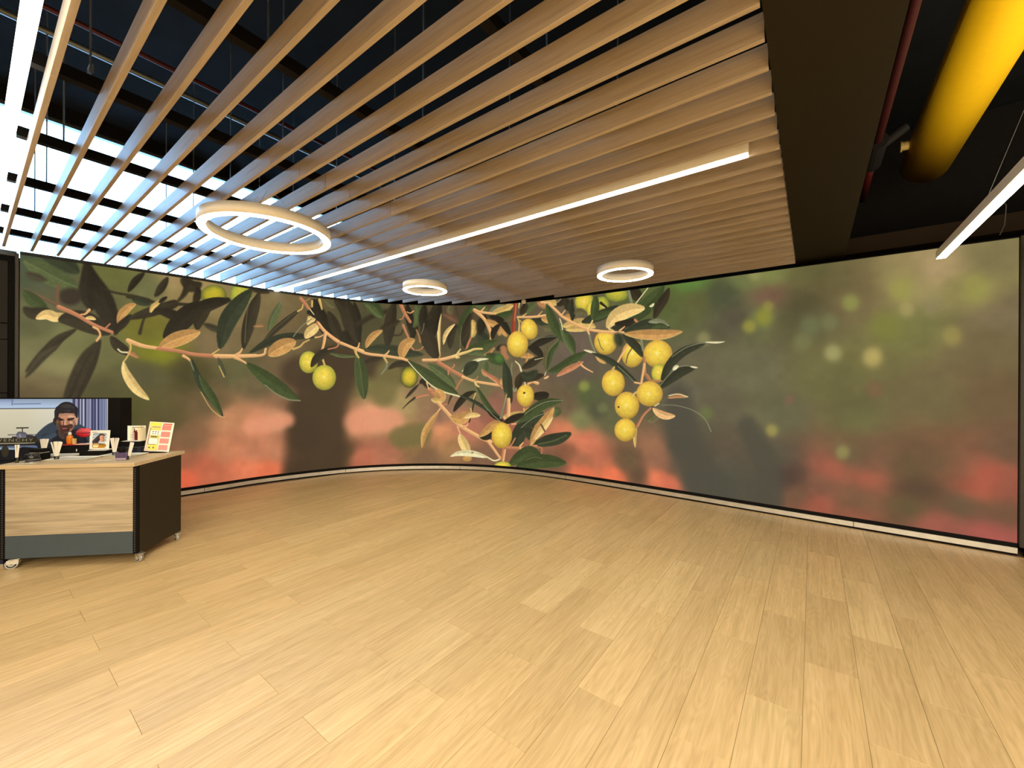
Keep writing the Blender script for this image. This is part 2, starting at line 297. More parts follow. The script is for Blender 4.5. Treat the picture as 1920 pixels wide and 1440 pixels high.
MURAL = """\
R,1,26,46.0,58.0,0,119,0,-5,-109;3543 1857 3308 1212 3230 -57
R,1,22,30.0,20.0,0,113,0,2,-106;2980 1753 3733 1955 4742 1779
R,2,26,26.0,40.0,0,144,1,13,-136;9543 1417 9653 788 9963 135
R,2,24,20.0,26.0,0,175,1,19,-149;10399 1063 10633 549 10635 151
R,3,20,22.0,22.0,0,109,0,-2,-104;3897 894 4185 943 4509 898
R,3,18,12.0,12.0,0,134,0,-7,-117;2303 910 2825 980
R,4,16,20.0,20.0,0,104,0,-1,-102;4652 603 5035 677
R,4,20,26.0,22.0,0,107,0,0,-103;4458 1776 4367 1387
L,g,2,18.8,0.0,2,236,1,29,-157;26 2999 163 2917 301 2831 461 2757
L,V,6,16.2,0.0,0,229,1,31,-155;162 3099 300 3072 410 2989 466 2943
L,K,5,21.2,0.0,0,211,1,22,-148;522 3078 580 2839 687 2586 810 2216
L,K,5,15.0,0.0,0,216,1,25,-150;545 3082 546 2883 535 2698 581 2488
L,K,4,7.5,0.0,0,206,1,19,-147;657 2835 717 2590 772 2427 797 2258
O,9,8,21.2,16.2,0,225,1,23,-153;399 2637
L,H,8,7.5,0.0,0,243,1,29,-159;41 2855 122 2823 205 2799
R,t,3,2.2,1.8,0,241,1,23,-159;41 2661 164 2594 280 2523
R,t,6,2.5,3.2,0,232,1,23,-156;301 2759 290 2613 301 2510
L,G,4,11.9,0.0,0,244,1,23,-160;27 2651 77 2581 138 2512 211 2450
L,k,4,11.2,0.0,0,243,1,20,-159;28 2450 92 2396 164 2413 227 2452
L,Y,1.2,9.8,0.0,0,235,1,18,-157;120 2337 206 2394 280 2371 367 2413
L,k,2.5,18.8,0.0,0,219,1,16,-151;302 2341 411 2369 547 2334 754 2219
R,k,3,2.0,8.8,0,229,1,12,-155;434 2233 346 2143 254 2016
L,k,4,8.8,0.0,0,235,1,10,-157;451 2242 302 2108 196 1949 43 1708
L,H,6,7.5,0.0,0,240,1,7,-158;302 2035 165 1876 43 1638
L,k,5,13.1,0.0,0,219,1,4,-151;659 2127 537 1902 458 1668 337 1278
L,k,4,10.0,0.0,0,217,1,3,-150;659 2118 583 1837 503 1586 414 1275
R,b,1.5,4.2,3.0,0,217,1,16,-151;301 2494 444 2422 605 2307 785 2222
R,B,1.5,1.2,2.8,0,218,1,18,-151;484 2427 524 2440 558 2494
L,Y,1.5,3.8,0.0,0,215,1,17,-150;524 2390 570 2395 617 2380
R,b,2,1.8,1.5,0,207,1,15,-147;706 2283 742 2338
R,B,1.5,2.0,2.2,0,212,1,13,-149;593 2281 635 2251 653 2185 623 2116
L,O,1.2,8.2,0.0,0,198,1,17,-144;816 2328 846 2461 909 2564 985 2627
L,K,3,7.5,0.0,0,200,1,15,-144;785 2196 809 2276 884 2387 941 2481
L,K,2.5,6.9,0.0,0,194,1,24,-142;1069 3056 984 2935 933 2830 908 2773
R,k,3,2.0,2.0,0,198,1,22,-144;699 2766 814 2741 972 2730 1116 2698
L,k,2,10.0,0.0,0,200,1,9,-145;749 2176 810 2069 872 2013 936 1955
L,o,2,4.2,0.0,0,195,1,7,-143;898 1988 961 1957 1013 1915
R,W,1.5,1.5,1.5,0,200,1,8,-144;816 2018 847 1985 904 1980
L,k,3,7.5,0.0,0,181,1,22,-138;1306 3036 1265 2938 1210 2820 1170 2751
L,k,4,11.2,0.0,0,167,1,24,-132;1449 3034 1522 2982 1582 2955 1673 3009
R,k,4,7.5,1.8,0,171,1,21,-134;1522 2944 1471 2814 1406 2712
L,K,4,7.5,0.0,0,164,1,21,-131;1620 2952 1635 2869 1598 2711
R,k,4,2.5,1.8,0,164,1,20,-132;1643 2851 1582 2709
R,k,3,3.2,3.2,0,178,1,19,-137;908 2712 1070 2700 1211 2657 1392 2682 1598 2692 1713 2728
L,k,3,10.0,0.0,0,186,1,17,-139;1252 2663 1378 2680 1170 2562 999 2470 909 2416
L,V,3,6.9,0.0,0,191,1,19,-141;947 2683 1037 2660 1130 2637
L,K,3,10.0,0.0,0,179,1,16,-137;1157 2578 1308 2542 1465 2477 1280 2520
L,y,1.5,4.8,0.0,0,184,1,18,-139;1123 2520 1150 2604 1197 2664 1238 2715
L,K,1.5,3.8,0.0,0,181,1,20,-137;1211 2675 1252 2717 1300 2765
R,k,3,1.5,3.2,0,189,1,15,-141;1123 2520 1064 2433 1025 2243
L,S,1.5,3.2,0.0,0,169,1,18,-133;1443 2652 1508 2642 1568 2631
L,K,1.8,18.8,0.0,0,170,1,15,-133;1267 2191 1422 2407 1568 2593 1752 2734
L,k,1.5,10.6,0.0,0,154,0,19,-128;1598 2521 1752 2695 1915 2798 2050 2840
L,k,2,11.2,0.0,0,160,1,16,-130;1629 2344 1644 2469 1721 2633 1800 2702
O,1,3,23.8,18.8,0,154,0,22,-128;1824 2872
O,2,4,21.2,23.8,0,142,0,20,-123;2171 2931
L,K,1.5,10.0,0.0,0,155,0,20,-129;1545 2609 1697 2706 1873 2782 2033 2832
L,H,4,6.2,0.0,0,154,0,14,-128;1698 2437 1834 2384 1941 2346
L,V,1.5,16.9,0.0,0,144,0,16,-124;1900 2086 1983 2470 2119 2750 2314 3048
L,k,1.5,11.9,0.0,0,139,0,14,-121;2201 2106 2253 2398 2315 2654 2423 2982
R,y,1.5,1.2,1.0,0,139,0,16,-121;2209 2250 2252 2666 2287 2857 2368 2984
L,O,1,14.0,0.0,1,174,1,10,-135;1206 2037 1337 2151 1466 2225 1664 2319
R,B,1,4.2,3.0,0,190,1,9,-141;910 2137 1052 2077 1206 2055
R,b,1.5,3.2,3.8,0,169,1,8,-133;1206 2051 1423 2027 1600 1990 1868 1981
R,B,1,4.0,3.2,0,143,0,7,-123;1859 1980 2105 1994 2372 2018
R,B,1,2.8,1.2,0,142,0,7,-123;2087 1988 2157 2052 2187 2116
R,y,1,1.8,1.0,0,152,0,8,-128;1811 2012 1892 2085
R,B,1,2.8,1.8,0,169,1,6,-133;1474 1964 1525 1929 1559 1884
R,B,1,2.2,1.8,0,142,0,6,-123;2087 1967 2157 1940 2228 1903
R,B,1,1.8,1.2,0,196,1,9,-143;916 2111 935 2060 910 1945
R,y,1.2,1.8,1.5,0,197,1,8,-143;923 2112 936 2043 910 1945 867 1856
L,Y,1.2,9.4,0.0,1,194,1,1,-142;867 1865 892 1710 988 1509 1120 1356
L,V,1.2,8.3,0.0,0,157,1,-1,-129;1560 1937 1652 1623 1832 1312 1943 1084
L,G,1.5,7.5,0.0,0,155,0,-2,-129;1651 1700 1735 1521 1843 1312 1920 1125
R,S,1.2,1.2,0.8,0,166,1,5,-132;1550 1899 1590 1762
R,y,1,0.7,0.8,0,154,0,-6,-128;1673 1458 1778 1236 1887 1107 1965 1076
L,M,2,4.3,0.0,0,149,0,4,-126;1873 1966 1918 1837 1974 1693
R,y,1,0.8,1.2,0,150,0,3,-126;1890 1836 1952 1679
L,G,1,13.0,0.0,0,133,0,1,-117;2228 1903 2470 1701 2721 1503 2995 1302
R,S,1,0.8,1.3,0,130,0,-2,-115;2495 1560 2670 1402 2824 1320 3002 1297
R,B,1,3.0,2.3,0,141,0,7,-122;1840 1984 1996 1986 2134 1993 2457 2031 2506 2133
R,B,1,2.3,1.2,0,142,0,6,-123;2087 1977 2169 1941 2240 1889
R,B,1,2.0,1.0,0,142,0,8,-123;2099 2012 2157 2063 2186 2112
L,k,1.5,10.6,0.0,0,139,0,14,-121;2210 2107 2244 2356 2315 2716 2423 3035
R,U,1.2,0.8,0.6,0,139,0,16,-121;2218 2210 2252 2707 2314 2913 2395 3009
L,k,3,7.5,0.0,0,136,0,19,-119;2305 3046 2459 3062 2552 3034
L,g,6,7.5,0.0,0,133,0,13,-116;2535 2425 2628 2670 2722 2908
R,S,2,0.5,0.5,0,133,0,13,-117;2554 2459 2600 2645 2722 2908
L,k,1.8,5.6,0.0,0,130,0,11,-115;2444 2196 2648 2457 2878 2697 3016 2834
R,U,1,0.6,0.6,0,130,0,11,-115;2499 2284 2647 2478 2848 2683 3026 2835
R,y,1,1.8,1.2,0,125,0,13,-112;2966 2784 3026 2835 3041 2904
L,o,2.5,2.5,0.0,0,137,0,12,-119;2334 2469 2397 2486 2480 2494
L,V,1,6.9,0.0,0,130,0,8,-115;2272 2049 2555 2257 2879 2367 3221 2370
L,D,1.2,5.2,0.0,0,130,0,8,-115;2299 2051 2592 2238 2899 2336 3221 2364
R,B,1,1.5,1.0,0,120,0,8,-110;3231 2365 3314 2388 3367 2437
L,K,1.2,11.2,0.0,0,119,0,10,-109;3208 3025 3240 2825 3398 2520 3634 2303
L,K,1,7.5,0.0,0,121,0,11,-111;3107 2766 3158 2794 3209 2731 3282 2659
L,K,1.5,11.2,0.0,0,119,0,10,-109;3260 3032 3281 2829 3398 2589 3515 2412
L,k,3,10.0,0.0,0,116,0,8,-108;3428 2833 3514 2644 3601 2418 3645 2304
L,k,3,16.2,0.0,0,114,0,8,-106;3534 3041 3686 2939 3774 2782 3864 2338
L,K,2,11.2,0.0,0,113,0,7,-105;3751 3039 3818 2785 3897 2554 3920 2341
L,U,3,6.2,0.0,0,117,0,12,-108;3375 3023 3460 2963 3535 2901
R,y,1,2.0,1.8,0,122,0,13,-111;3178 2976 3178 2886
R,y,1,2.8,1.5,0,119,0,12,-110;3291 3013 3333 2858
R,W,1,1.0,0.8,0,122,0,12,-111;3147 2837 3209 2754
L,Y,1,5.2,0.0,0,122,0,10,-111;3108 2575 3148 2646 3230 2676
L,Y,1,4.2,0.0,0,122,0,11,-111;3117 2677 3148 2691 3168 2659
R,S,1,1.0,1.0,0,124,0,10,-112;3168 2671 3017 2533 2899 2358
L,Y,1,9.4,0.0,1,122,0,9,-111;3078 2349 3139 2443 3210 2516 3287 2596
R,b,1,3.2,2.8,0,124,0,13,-112;3005 2999 3076 2919 3127 2846
R,o,1,1.5,1.0,0,123,0,14,-111;3076 2964 3147 3018
R,b,1,3.2,3.8,0,118,0,8,-109;3261 2623 3366 2494 3494 2388 3602 2313
R,B,1,2.2,3.2,0,116,0,6,-107;3282 2613 3387 2473 3580 2323 3732 2261 3999 2165
R,B,1,3.0,2.2,0,119,0,7,-109;3388 2450 3367 2288 3336 2149
R,y,1,2.0,1.2,0,124,0,7,-112;2899 2148 2998 2198 3058 2269 3139 2319
L,O,0.8,14.4,0.0,1,130,0,7,-115;2551 2038 2668 2135 2782 2207 2923 2282
R,U,1.2,0.8,0.8,0,126,0,6,-113;2821 2062 2949 2101 3079 2102
O,0,1,17.5,20.6,0,122,0,4,-111;3130 1942
O,0,1,22.2,23.8,0,119,0,1,-109;3375 1686
R,y,1,2.5,2.0,0,119,0,5,-109;3305 2113 3263 2088 3326 2137 3357 2150
R,y,1,2.0,1.8,0,119,0,4,-109;3347 2001 3379 1898
L,k,0.9,8.5,0.0,0,119,0,4,-109;3166 1858 3253 2008 3389 2117 3580 2230
R,b,1,1.2,1.5,0,116,0,5,-108;3431 2176 3570 2224 3607 2302
L,g,1.5,3.2,0.0,0,115,0,4,-107;3452 2108 3646 2070 3887 2066
L,k,3,4.5,0.0,0,110,0,2,-104;4022 1950 4146 2013 4341 2054
L,k,2.5,6.2,0.0,0,105,0,1,-102;4435 1849 4575 1936 4789 1963 4933 1928
L,G,1.6,12.5,0.0,0,112,0,1,-105;3909 2126 3955 1913 3990 1627 4025 1304
R,g,1,1.2,1.0,0,111,0,1,-105;3921 2079 3966 1818 3990 1579 4024 1340
R,S,1.5,2.2,1.2,0,108,0,2,-103;4387 2030 4411 1922 4388 1860 4319 1762
L,K,5,15.0,0.0,0,113,0,5,-106;3677 2469 3754 2380 3809 2335 3931 2294
L,K,2,9.4,0.0,0,112,0,5,-105;3819 2525 3886 2410 3931 2306
L,k,2,13.5,0.0,0,113,0,7,-106;3733 3026 3779 2834 3854 2583 3920 2309
L,K,2,7.3,0.0,0,112,0,7,-105;3852 3037 3899 2803 3919 2606 3929 2329
R,k,5,4.6,4.2,0,109,0,6,-104;3918 2636 4105 2777 4295 2868 4440 2916
L,G,1.3,11.5,0.0,0,109,0,6,-104;4029 3072 4142 3000 4238 2905 4334 2789
L,g,1.5,5.2,0.0,0,109,0,6,-104;4048 3023 4161 2941 4247 2856 4334 2794
L,k,1.5,11.5,0.0,0,107,0,4,-103;4547 3103 4489 2837 4442 2530 4414 2226
L,k,4,6.2,0.0,0,107,0,4,-103;4296 2586 4451 2653 4646 2741
R,k,3,1.5,1.2,0,106,0,3,-102;4481 2471 4648 2486 4697 2579
L,V,4,9.9,0.0,0,106,0,2,-102;4051 2215 4298 2222 4688 2170 5070 2124
L,K,3,8.3,0.0,0,104,0,2,-102;4764 3061 4805 2827 4866 2583 4877 2399
L,K,2,6.2,0.0,0,104,0,2,-102;4835 2726 4916 2666 4876 2501 4837 2419
L,g,3,7.8,0.0,0,103,0,2,-102;4924 3066 4975 2893 4946 2728 4886 2624
L,K,4,10.4,0.0,0,103,0,1,-101;5086 3070 5067 2812 5108 2587 5089 2238
L,k,1.5,13.5,0.0,0,102,0,1,-101;5027 2627 5150 2382 5232 2218 5325 2054
L,K,2.5,9.4,0.0,0,102,0,1,-101;5382 3073 5270 2856 5230 2630 5211 2321
R,S,1,0.7,0.5,0,103,0,1,-101;5077 2700 5057 2586 5017 2504
R,b,1,3.5,2.7,0,105,0,3,-102;4645 3057 4725 2886 4825 2725
R,B,1,0.8,1.2,0,104,0,3,-102;4765 2908 4825 2889 4884 2927
R,b,1,1.0,1.2,0,105,0,3,-102;4636 2761 4686 2783 4715 2855
R,b,1,2.5,1.9,0,105,0,2,-102;4696 2661 4756 2519 4807 2408
R,b,1,2.1,1.7,0,104,0,2,-102;4827 2275 4888 2214
R,o,1.5,1.2,2.1,0,103,0,2,-102;4936 2584 4987 2462 5008 2360
R,o,1,1.0,1.5,0,103,0,1,-101;4918 2205 5008 2216 5059 2268
L,Y,1,2.7,0.0,0,101,0,0,-101;5393 2898 5343 2651 5354 2363 5366 2116
R,O,1,1.0,1.0,0,101,0,0,-101;5376 2178 5371 2096 5335 2044
L,O,1,6.8,0.0,0,109,0,4,-104;4051 2225 4107 2357 4201 2471 4335 2557
L,O,1,10.4,0.0,0,105,0,2,-102;4674 2048 4698 2211 4767 2325 4902 2404
R,B,1,2.7,2.5,0,109,0,3,-104;3645 2296 3865 2208 4070 2125 4356 2093 4669 2048 4768 2018
R,B,1,1.2,2.3,0,107,0,2,-103;4453 2186 4414 2134 4366 2093
R,B,1,2.1,1.2,0,112,0,4,-105;3865 2208 3920 2230 3943 2310
R,y,1,2.7,1.7,0,112,0,4,-105;3874 2178 3893 2110 3930 2051
R,y,1,2.1,1.2,0,107,0,2,-103;4366 2062 4395 2012 4424 1972
L,k,3,6.2,0.0,0,102,0,1,-101;5124 2772 5245 2918 5286 3072
L,K,2.5,9.4,0.0,0,102,0,1,-101;5378 3073 5317 2857 5267 2650 5237 2445
L,k,2,12.5,0.0,0,102,0,1,-101;5124 2587 5207 2341 5269 2188 5311 2054
L,k,3,7.3,0.0,0,100,0,-0,-101;5557 2240 5567 2446 5618 2590 5701 2671
L,U,4,6.2,0.0,0,100,0,-1,-101;5574 3063 5554 2939 5596 2857
L,t,8,5.2,0.0,0,100,0,-0,-101;5430 2878 5555 2826 5700 2733
R,H,2,1.2,0.8,0,100,0,-1,-101;5657 3052 5700 2856 5774 2732
L,k,1.6,9.4,0.0,0,99,0,-2,-102;5849 2240 5838 2445 5889 2731 5983 2913
L,G,1.2,8.9,0.0,0,99,0,-2,-102;5764 2445 5795 2691 5888 2895 5982 3066
L,k,1.5,7.8,0.0,0,99,0,-2,-102;5786 2383 5847 2588 5910 2751 5951 2893
R,S,1.2,0.5,0.4,0,100,0,-1,-102;5744 2261 5754 2507 5774 2650
L,Y,1,4.2,0.0,0,101,0,-0,-101;5433 2312 5463 2466 5535 2590 5649 2697
L,Y,0.9,2.5,0.0,0,101,0,0,-101;5394 2893 5359 2651 5355 2384 5367 2116
L,y,3,6.2,0.0,0,99,0,-2,-102;5973 2770 6016 2626 5995 2504 5953 2443
R,b,1.5,1.7,2.1,0,99,0,-1,-102;5953 2443 5901 2341 5860 2219
O,3,1.5,2.9,5.0,0,98,0,-2,-102;6128 2450
L,V,5,11.5,0.0,0,98,0,-2,-103;6080 2502 6165 2439 6251 2336 6336 2314
L,K,5,9.4,0.0,0,98,0,-3,-102;6216 2844 6143 2643 6122 2501
L,g,3,7.3,0.0,0,98,0,-4,-102;6014 3045 6162 3009 6269 2944
L,S,2,6.2,0.0,0,97,0,-5,-103;6291 2882 6419 2957 6568 3029
L,y,1.5,7.8,0.0,0,97,0,-6,-104;6355 2879 6547 2910 6675 2973 6760 2997
L,G,2,6.2,0.0,0,97,0,-5,-104;6377 2808 6569 2829 6761 2888
R,B,1.5,3.1,3.1,0,98,0,-3,-103;6014 2943 6163 2816 6249 2701 6335 2496 6336 2395
R,B,1,2.5,2.1,0,98,0,-4,-102;6014 2953 6120 2909 6355 2869
R,B,1,1.7,0.8,0,98,0,-4,-103;6152 2928 6216 2997
L,O,1.5,6.2,0.0,0,97,0,-4,-103;6227 2763 6356 2687 6474 2663 6410 2595
L,O,3,7.3,0.0,0,97,0,-4,-104;6485 2471 6517 2571 6570 2568 6635 2446
L,K,1,6.5,0.0,0,97,0,-4,-104;6280 2822 6462 2764 6591 2648 6721 2443
L,K,1,5.7,0.0,0,97,0,-4,-103;6357 2394 6389 2535 6463 2633 6516 2661
L,k,2,5.7,0.0,0,97,0,-3,-104;6444 2211 6529 2249 6636 2266
R,U,1,0.8,1.0,0,98,0,-5,-105;6580 2718 6676 2733 6751 2779
R,o,6,6.2,4.2,0,97,0,-2,-104;6572 2228 6594 2127 6637 2067
R,R,1,3.1,3.5,0,98,0,-6,-105;6803 3024 6778 2778 6763 2531
R,b,1,0.8,0.8,0,98,0,-6,-105;6814 3013 6788 2787 6783 2718
R,Y,1,1.5,0.8,0,98,0,-8,-106;6877 3048 6862 2941
L,G,1.2,8.3,0.0,0,98,0,-2,-102;5787 2137 6018 2238 6230 2316 6464 2371
L,g,1.2,6.2,0.0,0,98,0,-1,-102;5892 2137 6060 2176 6252 2174 6422 2252
L,o,1,3.3,0.0,0,98,0,-2,-103;6188 2124 6294 2153 6401 2262
L,G,1,10.4,0.0,0,97,0,-1,-103;6252 2123 6380 2051 6488 2009 6595 1947
O,8,1.2,10.4,9.4,0.6,97,0,-2,-104;6487 2039
R,B,1,2.7,3.1,0,101,0,0,-101;5066 2024 5372 2034 5641 2096
R,Y,1,3.1,1.7,0,99,0,-1,-102;5620 2091 5745 2137 5912 2188 6018 2228 6166 2231
R,Y,1,2.3,1.2,0,100,0,-0,-101;5683 2096 5703 2158 5755 2230
R,Y,1,2.7,1.0,0,100,0,-0,-101;5683 2076 5735 2076
R,O,1,1.2,1.0,0,101,0,0,-101;5341 2034 5372 2116
L,V,2,6.2,0.0,0,99,0,-0,-102;5830 1789 5935 1870 6061 1972
L,W,1,3.1,0.0,0,98,0,-0,-102;5778 1809 5914 1952 6103 2033 6295 2047
R,b,1,2.3,3.5,0,100,0,0,-101;5342 1972 5476 1911 5621 1819 5810 1717
R,b,1,1.2,1.2,0,100,0,0,-101;5538 1829 5600 1870 5637 1922
R,b,1,1.2,1.0,0,101,0,0,-101;5528 1829 5534 1747
L,V,2,10.6,0.0,0,99,0,-0,-102;5847 1760 5948 1895 6074 1968
R,o,1.2,2.0,2.0,0,100,0,0,-101;5797 1698 5722 1599 5660 1488
L,K,1.5,6.2,0.0,0,99,0,1,-102;5625 1068 5724 1217 5874 1379 6038 1454
R,k,1.5,1.5,1.2,0,99,0,2,-102;6038 1442 6002 1196 5927 888
R,y,1.2,1.5,1.2,0,98,0,1,-102;6039 1417 5989 1269
R,y,1,1.5,1.5,0,99,0,2,-102;5951 1134 5964 1073
R,k,2,2.0,0.8,0,100,0,1,-101;5586 1364 5525 1216
O,4,1.6,16.2,20.0,0,104,0,1,-102;4814 1706
L,K,3,6.2,0.0,0,103,0,0,-101;5007 1596 5080 1633 5178 1510
L,k,2,3.0,0.0,0,104,0,0,-102;4744 1313 4863 1448 4995 1584
L,G,1,11.0,0.0,0,102,0,1,-101;4800 2000 5055 1806 5399 1586 5723 1378
L,g,1.2,8.8,0.0,1,101,0,0,-101;5127 1954 5299 1857 5498 1709 5673 1513
R,W,0.8,0.8,1.5,0,102,0,0,-101;4788 2000 4982 1781 5227 1548 5449 1438 5736 1359
L,V,1,3.5,0.0,0,98,0,2,-102;5723 1384 6001 1270 6231 1139 6540 917
L,G,1,5.2,0.0,0,98,0,2,-103;6063 1540 6205 1297 6359 1093 6591 907
L,K,1,4.2,0.0,0,97,0,3,-103;6257 1103 6411 997 6591 919
R,S,1.2,0.8,0.8,0,97,0,3,-103;6205 1199 6360 1045 6514 916
R,b,1,3.2,3.2,0,100,0,0,-101;5336 1993 5547 1858 5797 1723
R,B,1,2.5,2.5,0,98,0,0,-102;5797 1717 6025 1638 6280 1596 6485 1567
R,b,1,1.5,1.2,0,100,0,0,-101;5559 1845 5633 1907 5640 1944
R,b,1,1.5,1.2,0,101,0,0,-101;5522 1833 5528 1759
R,Y,1,2.5,1.5,0,98,0,0,-102;6025 1650 6051 1576 6102 1540
R,o,1,1.5,1.2,0,98,0,0,-102;6044 1650 6088 1723
L,g,1.3,6.0,0.0,0,98,0,-1,-103;6227 1991 6234 1906 6228 1821
L,o,1,4.5,0.0,0,98,0,-0,-103;6164 1858 6228 1772 6305 1748
L,b,1,4.2,0.0,0,97,0,0,-103;6164 1821 6331 1724 6459 1639 6601 1483
L,O,1,4.5,0.0,0,97,0,0,-104;6511 1639 6549 1651 6562 1579
L,V,1,9.4,0.0,0,97,0,0,-104;6586 1988 6638 1771 6666 1496 6731 1246
R,S,1,1.2,1.0,0,98,0,-1,-105;6740 1961 6728 1854 6741 1747
R,W,1,1.0,1.8,0,98,0,-1,-106;6804 1996 6881 1924 6920 1817
L,k,2,7.5,0.0,0,98,1,0,-106;6920 1782 6870 1640 6845 1498
L,S,1,2.5,0.0,0,98,0,1,-105;6768 1521 6794 1479 6832 1521
R,g,1.3,1.8,2.0,0,97,0,2,-104;6627 1424 6603 1255 6527 977
R,y,1,0.8,1.2,0,97,0,2,-104;6640 1400 6590 1207 6527 977
R,b,1,3.5,3.8,0,102,0,0,-101;5178 1486 5277 1363 5376 1215
R,B,1,1.5,1.0,0,102,0,0,-101;5129 1609 5166 1486
R,b,1,1.8,1.5,0,102,0,0,-101;5203 1461 5313 1474
R,b,1.2,1.8,2.0,0,103,0,0,-101;5154 1387 5008 1362 4887 1313
R,k,1.5,2.0,0.6,0,104,0,-0,-102;4912 1325 4792 1227 4697 1129
L,O,1,10.0,0.0,0,101,0,0,-101;5339 1252 5388 1339 5350 1412 5301 1449
L,y,1,5.0,0.0,0,101,0,0,-101;5216 1301 5314 1276 5400 1264
R,B,1,3.2,3.5,0,99,0,2,-102;5339 1240 5476 1092 5726 835 6106 623 6337 534
R,b,1.2,1.5,1.0,0,101,0,1,-101;5450 1191 5512 1216
R,B,1,2.0,1.2,0,99,0,2,-102;5801 800 5877 813 5902 851
R,B,1,1.5,1.2,0,101,0,0,-101;5376 1129 5303 1029
L,O,1,6.2,0.0,0,102,0,0,-101;5352 1079 5230 906 5096 671 5049 400
L,O,1,11.2,0.0,0,99,0,1,-102;5588 969 5750 947 5851 997 5952 1048
L,Y,1,5.0,0.0,0,99,0,2,-102;5826 960 5964 1011 6142 1015
R,B,1,1.5,1.2,0,100,0,2,-101;5701 798 5752 676
L,Y,1,8.7,0.0,0,99,0,2,-102;5750 663 5785 557 5853 425 5923 254
O,5,1,8.7,6.2,0,99,0,3,-102;5893 213
L,W,1,6.0,0.0,0,99,0,3,-102;5569 246 5732 302 5977 309 6295 250
R,W,1,1.4,1.6,0,97,0,6,-103;6267 255 6407 197 6532 238
O,6,1,1.2,1.1,0,99,0,4,-102;5984 325
R,B,1,2.7,2.2,0,97,0,6,-103;6294 533 6378 432 6476 306 6532 244
L,K,1,8.1,0.0,0,98,0,4,-103;6127 633 6238 637 6349 680 6404 696
L,O,1,7.4,0.0,0,97,0,4,-103;6113 619 6265 743 6403 866 6542 897
L,y,1,9.5,0.0,0,98,0,4,-105;6583 1003 6722 994 6847 1024 6957 1086
R,S,1.2,0.7,1.9,0,97,0,2,-104;6623 1394 6582 1198 6528 975
R,B,1,3.0,3.5,0,97,0,3,-104;6679 1317 6680 1135 6654 875
R,B,1,1.9,1.4,0,98,0,4,-105;6667 954 6737 879 6820 882
L,K,1,8.9,0.0,0,98,1,2,-108;7163 1402 7288 1379 7439 1413
R,k,1.2,1.4,1.1,0,98,1,3,-108;7163 1339 7385 1282
L,O,1.5,4.6,0.0,0,98,1,3,-106;6971 1169 7026 1107 7054 1172
L,V,1,12.9,0.0,0,98,1,5,-107;6752 608 6904 783 7124 972 7358 1095
R,S,1,0.7,0.8,0,98,1,5,-107;6766 648 6972 863 7179 1012 7372 1095
L,G,1,10.2,0.0,0,98,1,4,-108;6827 895 7082 1071 7357 1244 7710 1315
R,S,1,0.8,0.8,0,98,1,4,-108;6834 908 7054 1108 7385 1282 7710 1321
L,K,2,6.8,0.0,0,98,0,4,-105;6570 872 6737 956 6985 1068
L,V,1.3,12.2,0.0,0,98,1,6,-106;6753 479 6835 574 6904 694 7042 778
L,V,1.5,10.2,0.0,0,98,1,7,-107;6987 762 7084 729 7153 645 7112 604
R,k,1.5,1.4,1.1,0,98,1,6,-107;7152 897 7153 746
L,O,1,9.5,0.0,1,98,1,6,-108;7099 515 7208 737 7373 958 7549 1201
L,Y,1,6.5,0.0,0,98,1,6,-109;7181 622 7305 793 7428 937 7523 1040
R,t,1,1.9,1.6,0,98,1,6,-109;7304 893 7373 785
L,g,4,5.4,0.0,0,100,1,5,-111;7563 1189 7631 1143 7564 1042
L,V,1,11.5,0.0,0,100,1,9,-110;7168 533 7402 613 7647 681 7872 782
R,g,1.5,1.4,1.1,0,100,1,9,-110;7264 552 7525 622 7780 739
R,b,1,3.0,3.0,0,98,1,7,-106;6628 446 6822 451 6988 456 7209 510
R,B,1,1.9,1.1,0,98,1,7,-106;6905 489 6960 556
R,B,1,1.9,1.4,0,98,1,8,-106;6905 450 6975 404
R,b,1,1.1,0.9,0,98,1,9,-108;7209 510 7320 482 7307 381
R,b,1,1.4,1.4,0,98,0,6,-105;6711 451 6808 624
L,G,1,12.2,0.0,0,98,1,9,-106;6699 139 6906 297 7099 401 7321 320
L,G,1,13.5,0.0,0,98,1,11,-109;6824 110 7183 231 7459 271 7782 276
R,g,1,1.1,0.8,0,98,1,10,-107;7017 255 7183 320 7321 307
O,7,1,19.2,24.4,0,97,0,5,-104;6550 663
O,7,1,16.2,21.0,0,98,1,2,-106;7000 1387
O,6,1,2.2,1.8,0,98,1,1,-106;6976 1435
R,W,1,1.4,1.1,0,98,1,0,-106;6975 1679 6996 1565
R,B,1,1.9,3.0,0,98,1,0,-107;7052 1591 7134 1629 7231 1604
O,0,1,16.2,9.5,0,97,0,8,-104;6567 103
R,b,1,1.9,2.2,0,97,0,7,-104;6579 417 6553 220
R,B,1,1.6,1.9,0,97,0,7,-104;6614 406 6580 209
L,k,2,6.8,0.0,0,98,1,-0,-107;6899 1654 7148 1705 7355 1754
L,g,3,7.3,0.0,0,98,1,-8,-107;6917 2819 7054 2917 7181 3004
L,k,2,6.2,0.0,0,98,1,-8,-106;6906 2829 6980 2942 7011 3008
L,o,5,7.3,0.0,0,98,1,-10,-109;7234 3018 7330 2971 7415 2925
L,y,1.2,7.3,0.0,0,99,1,-11,-110;7330 3009 7478 2995 7593 2945
L,k,2,6.2,0.0,0,101,1,-12,-112;7604 2925 7686 2973 7727 3006
R,W,1,0.5,0.4,0,101,1,-12,-111;7603 2972 7675 3030
L,V,2,7.8,0.0,0,98,1,-8,-109;7119 2727 7247 2689 7395 2650 7480 2615
R,B,1,1.9,2.5,0,98,1,-8,-107;6842 2779 7161 2763 7416 2772
R,B,1,1.2,0.8,0,98,1,-7,-106;6949 2797 7012 2832
R,B,1,1.0,0.6,0,98,1,-9,-108;7225 2778 7315 2848
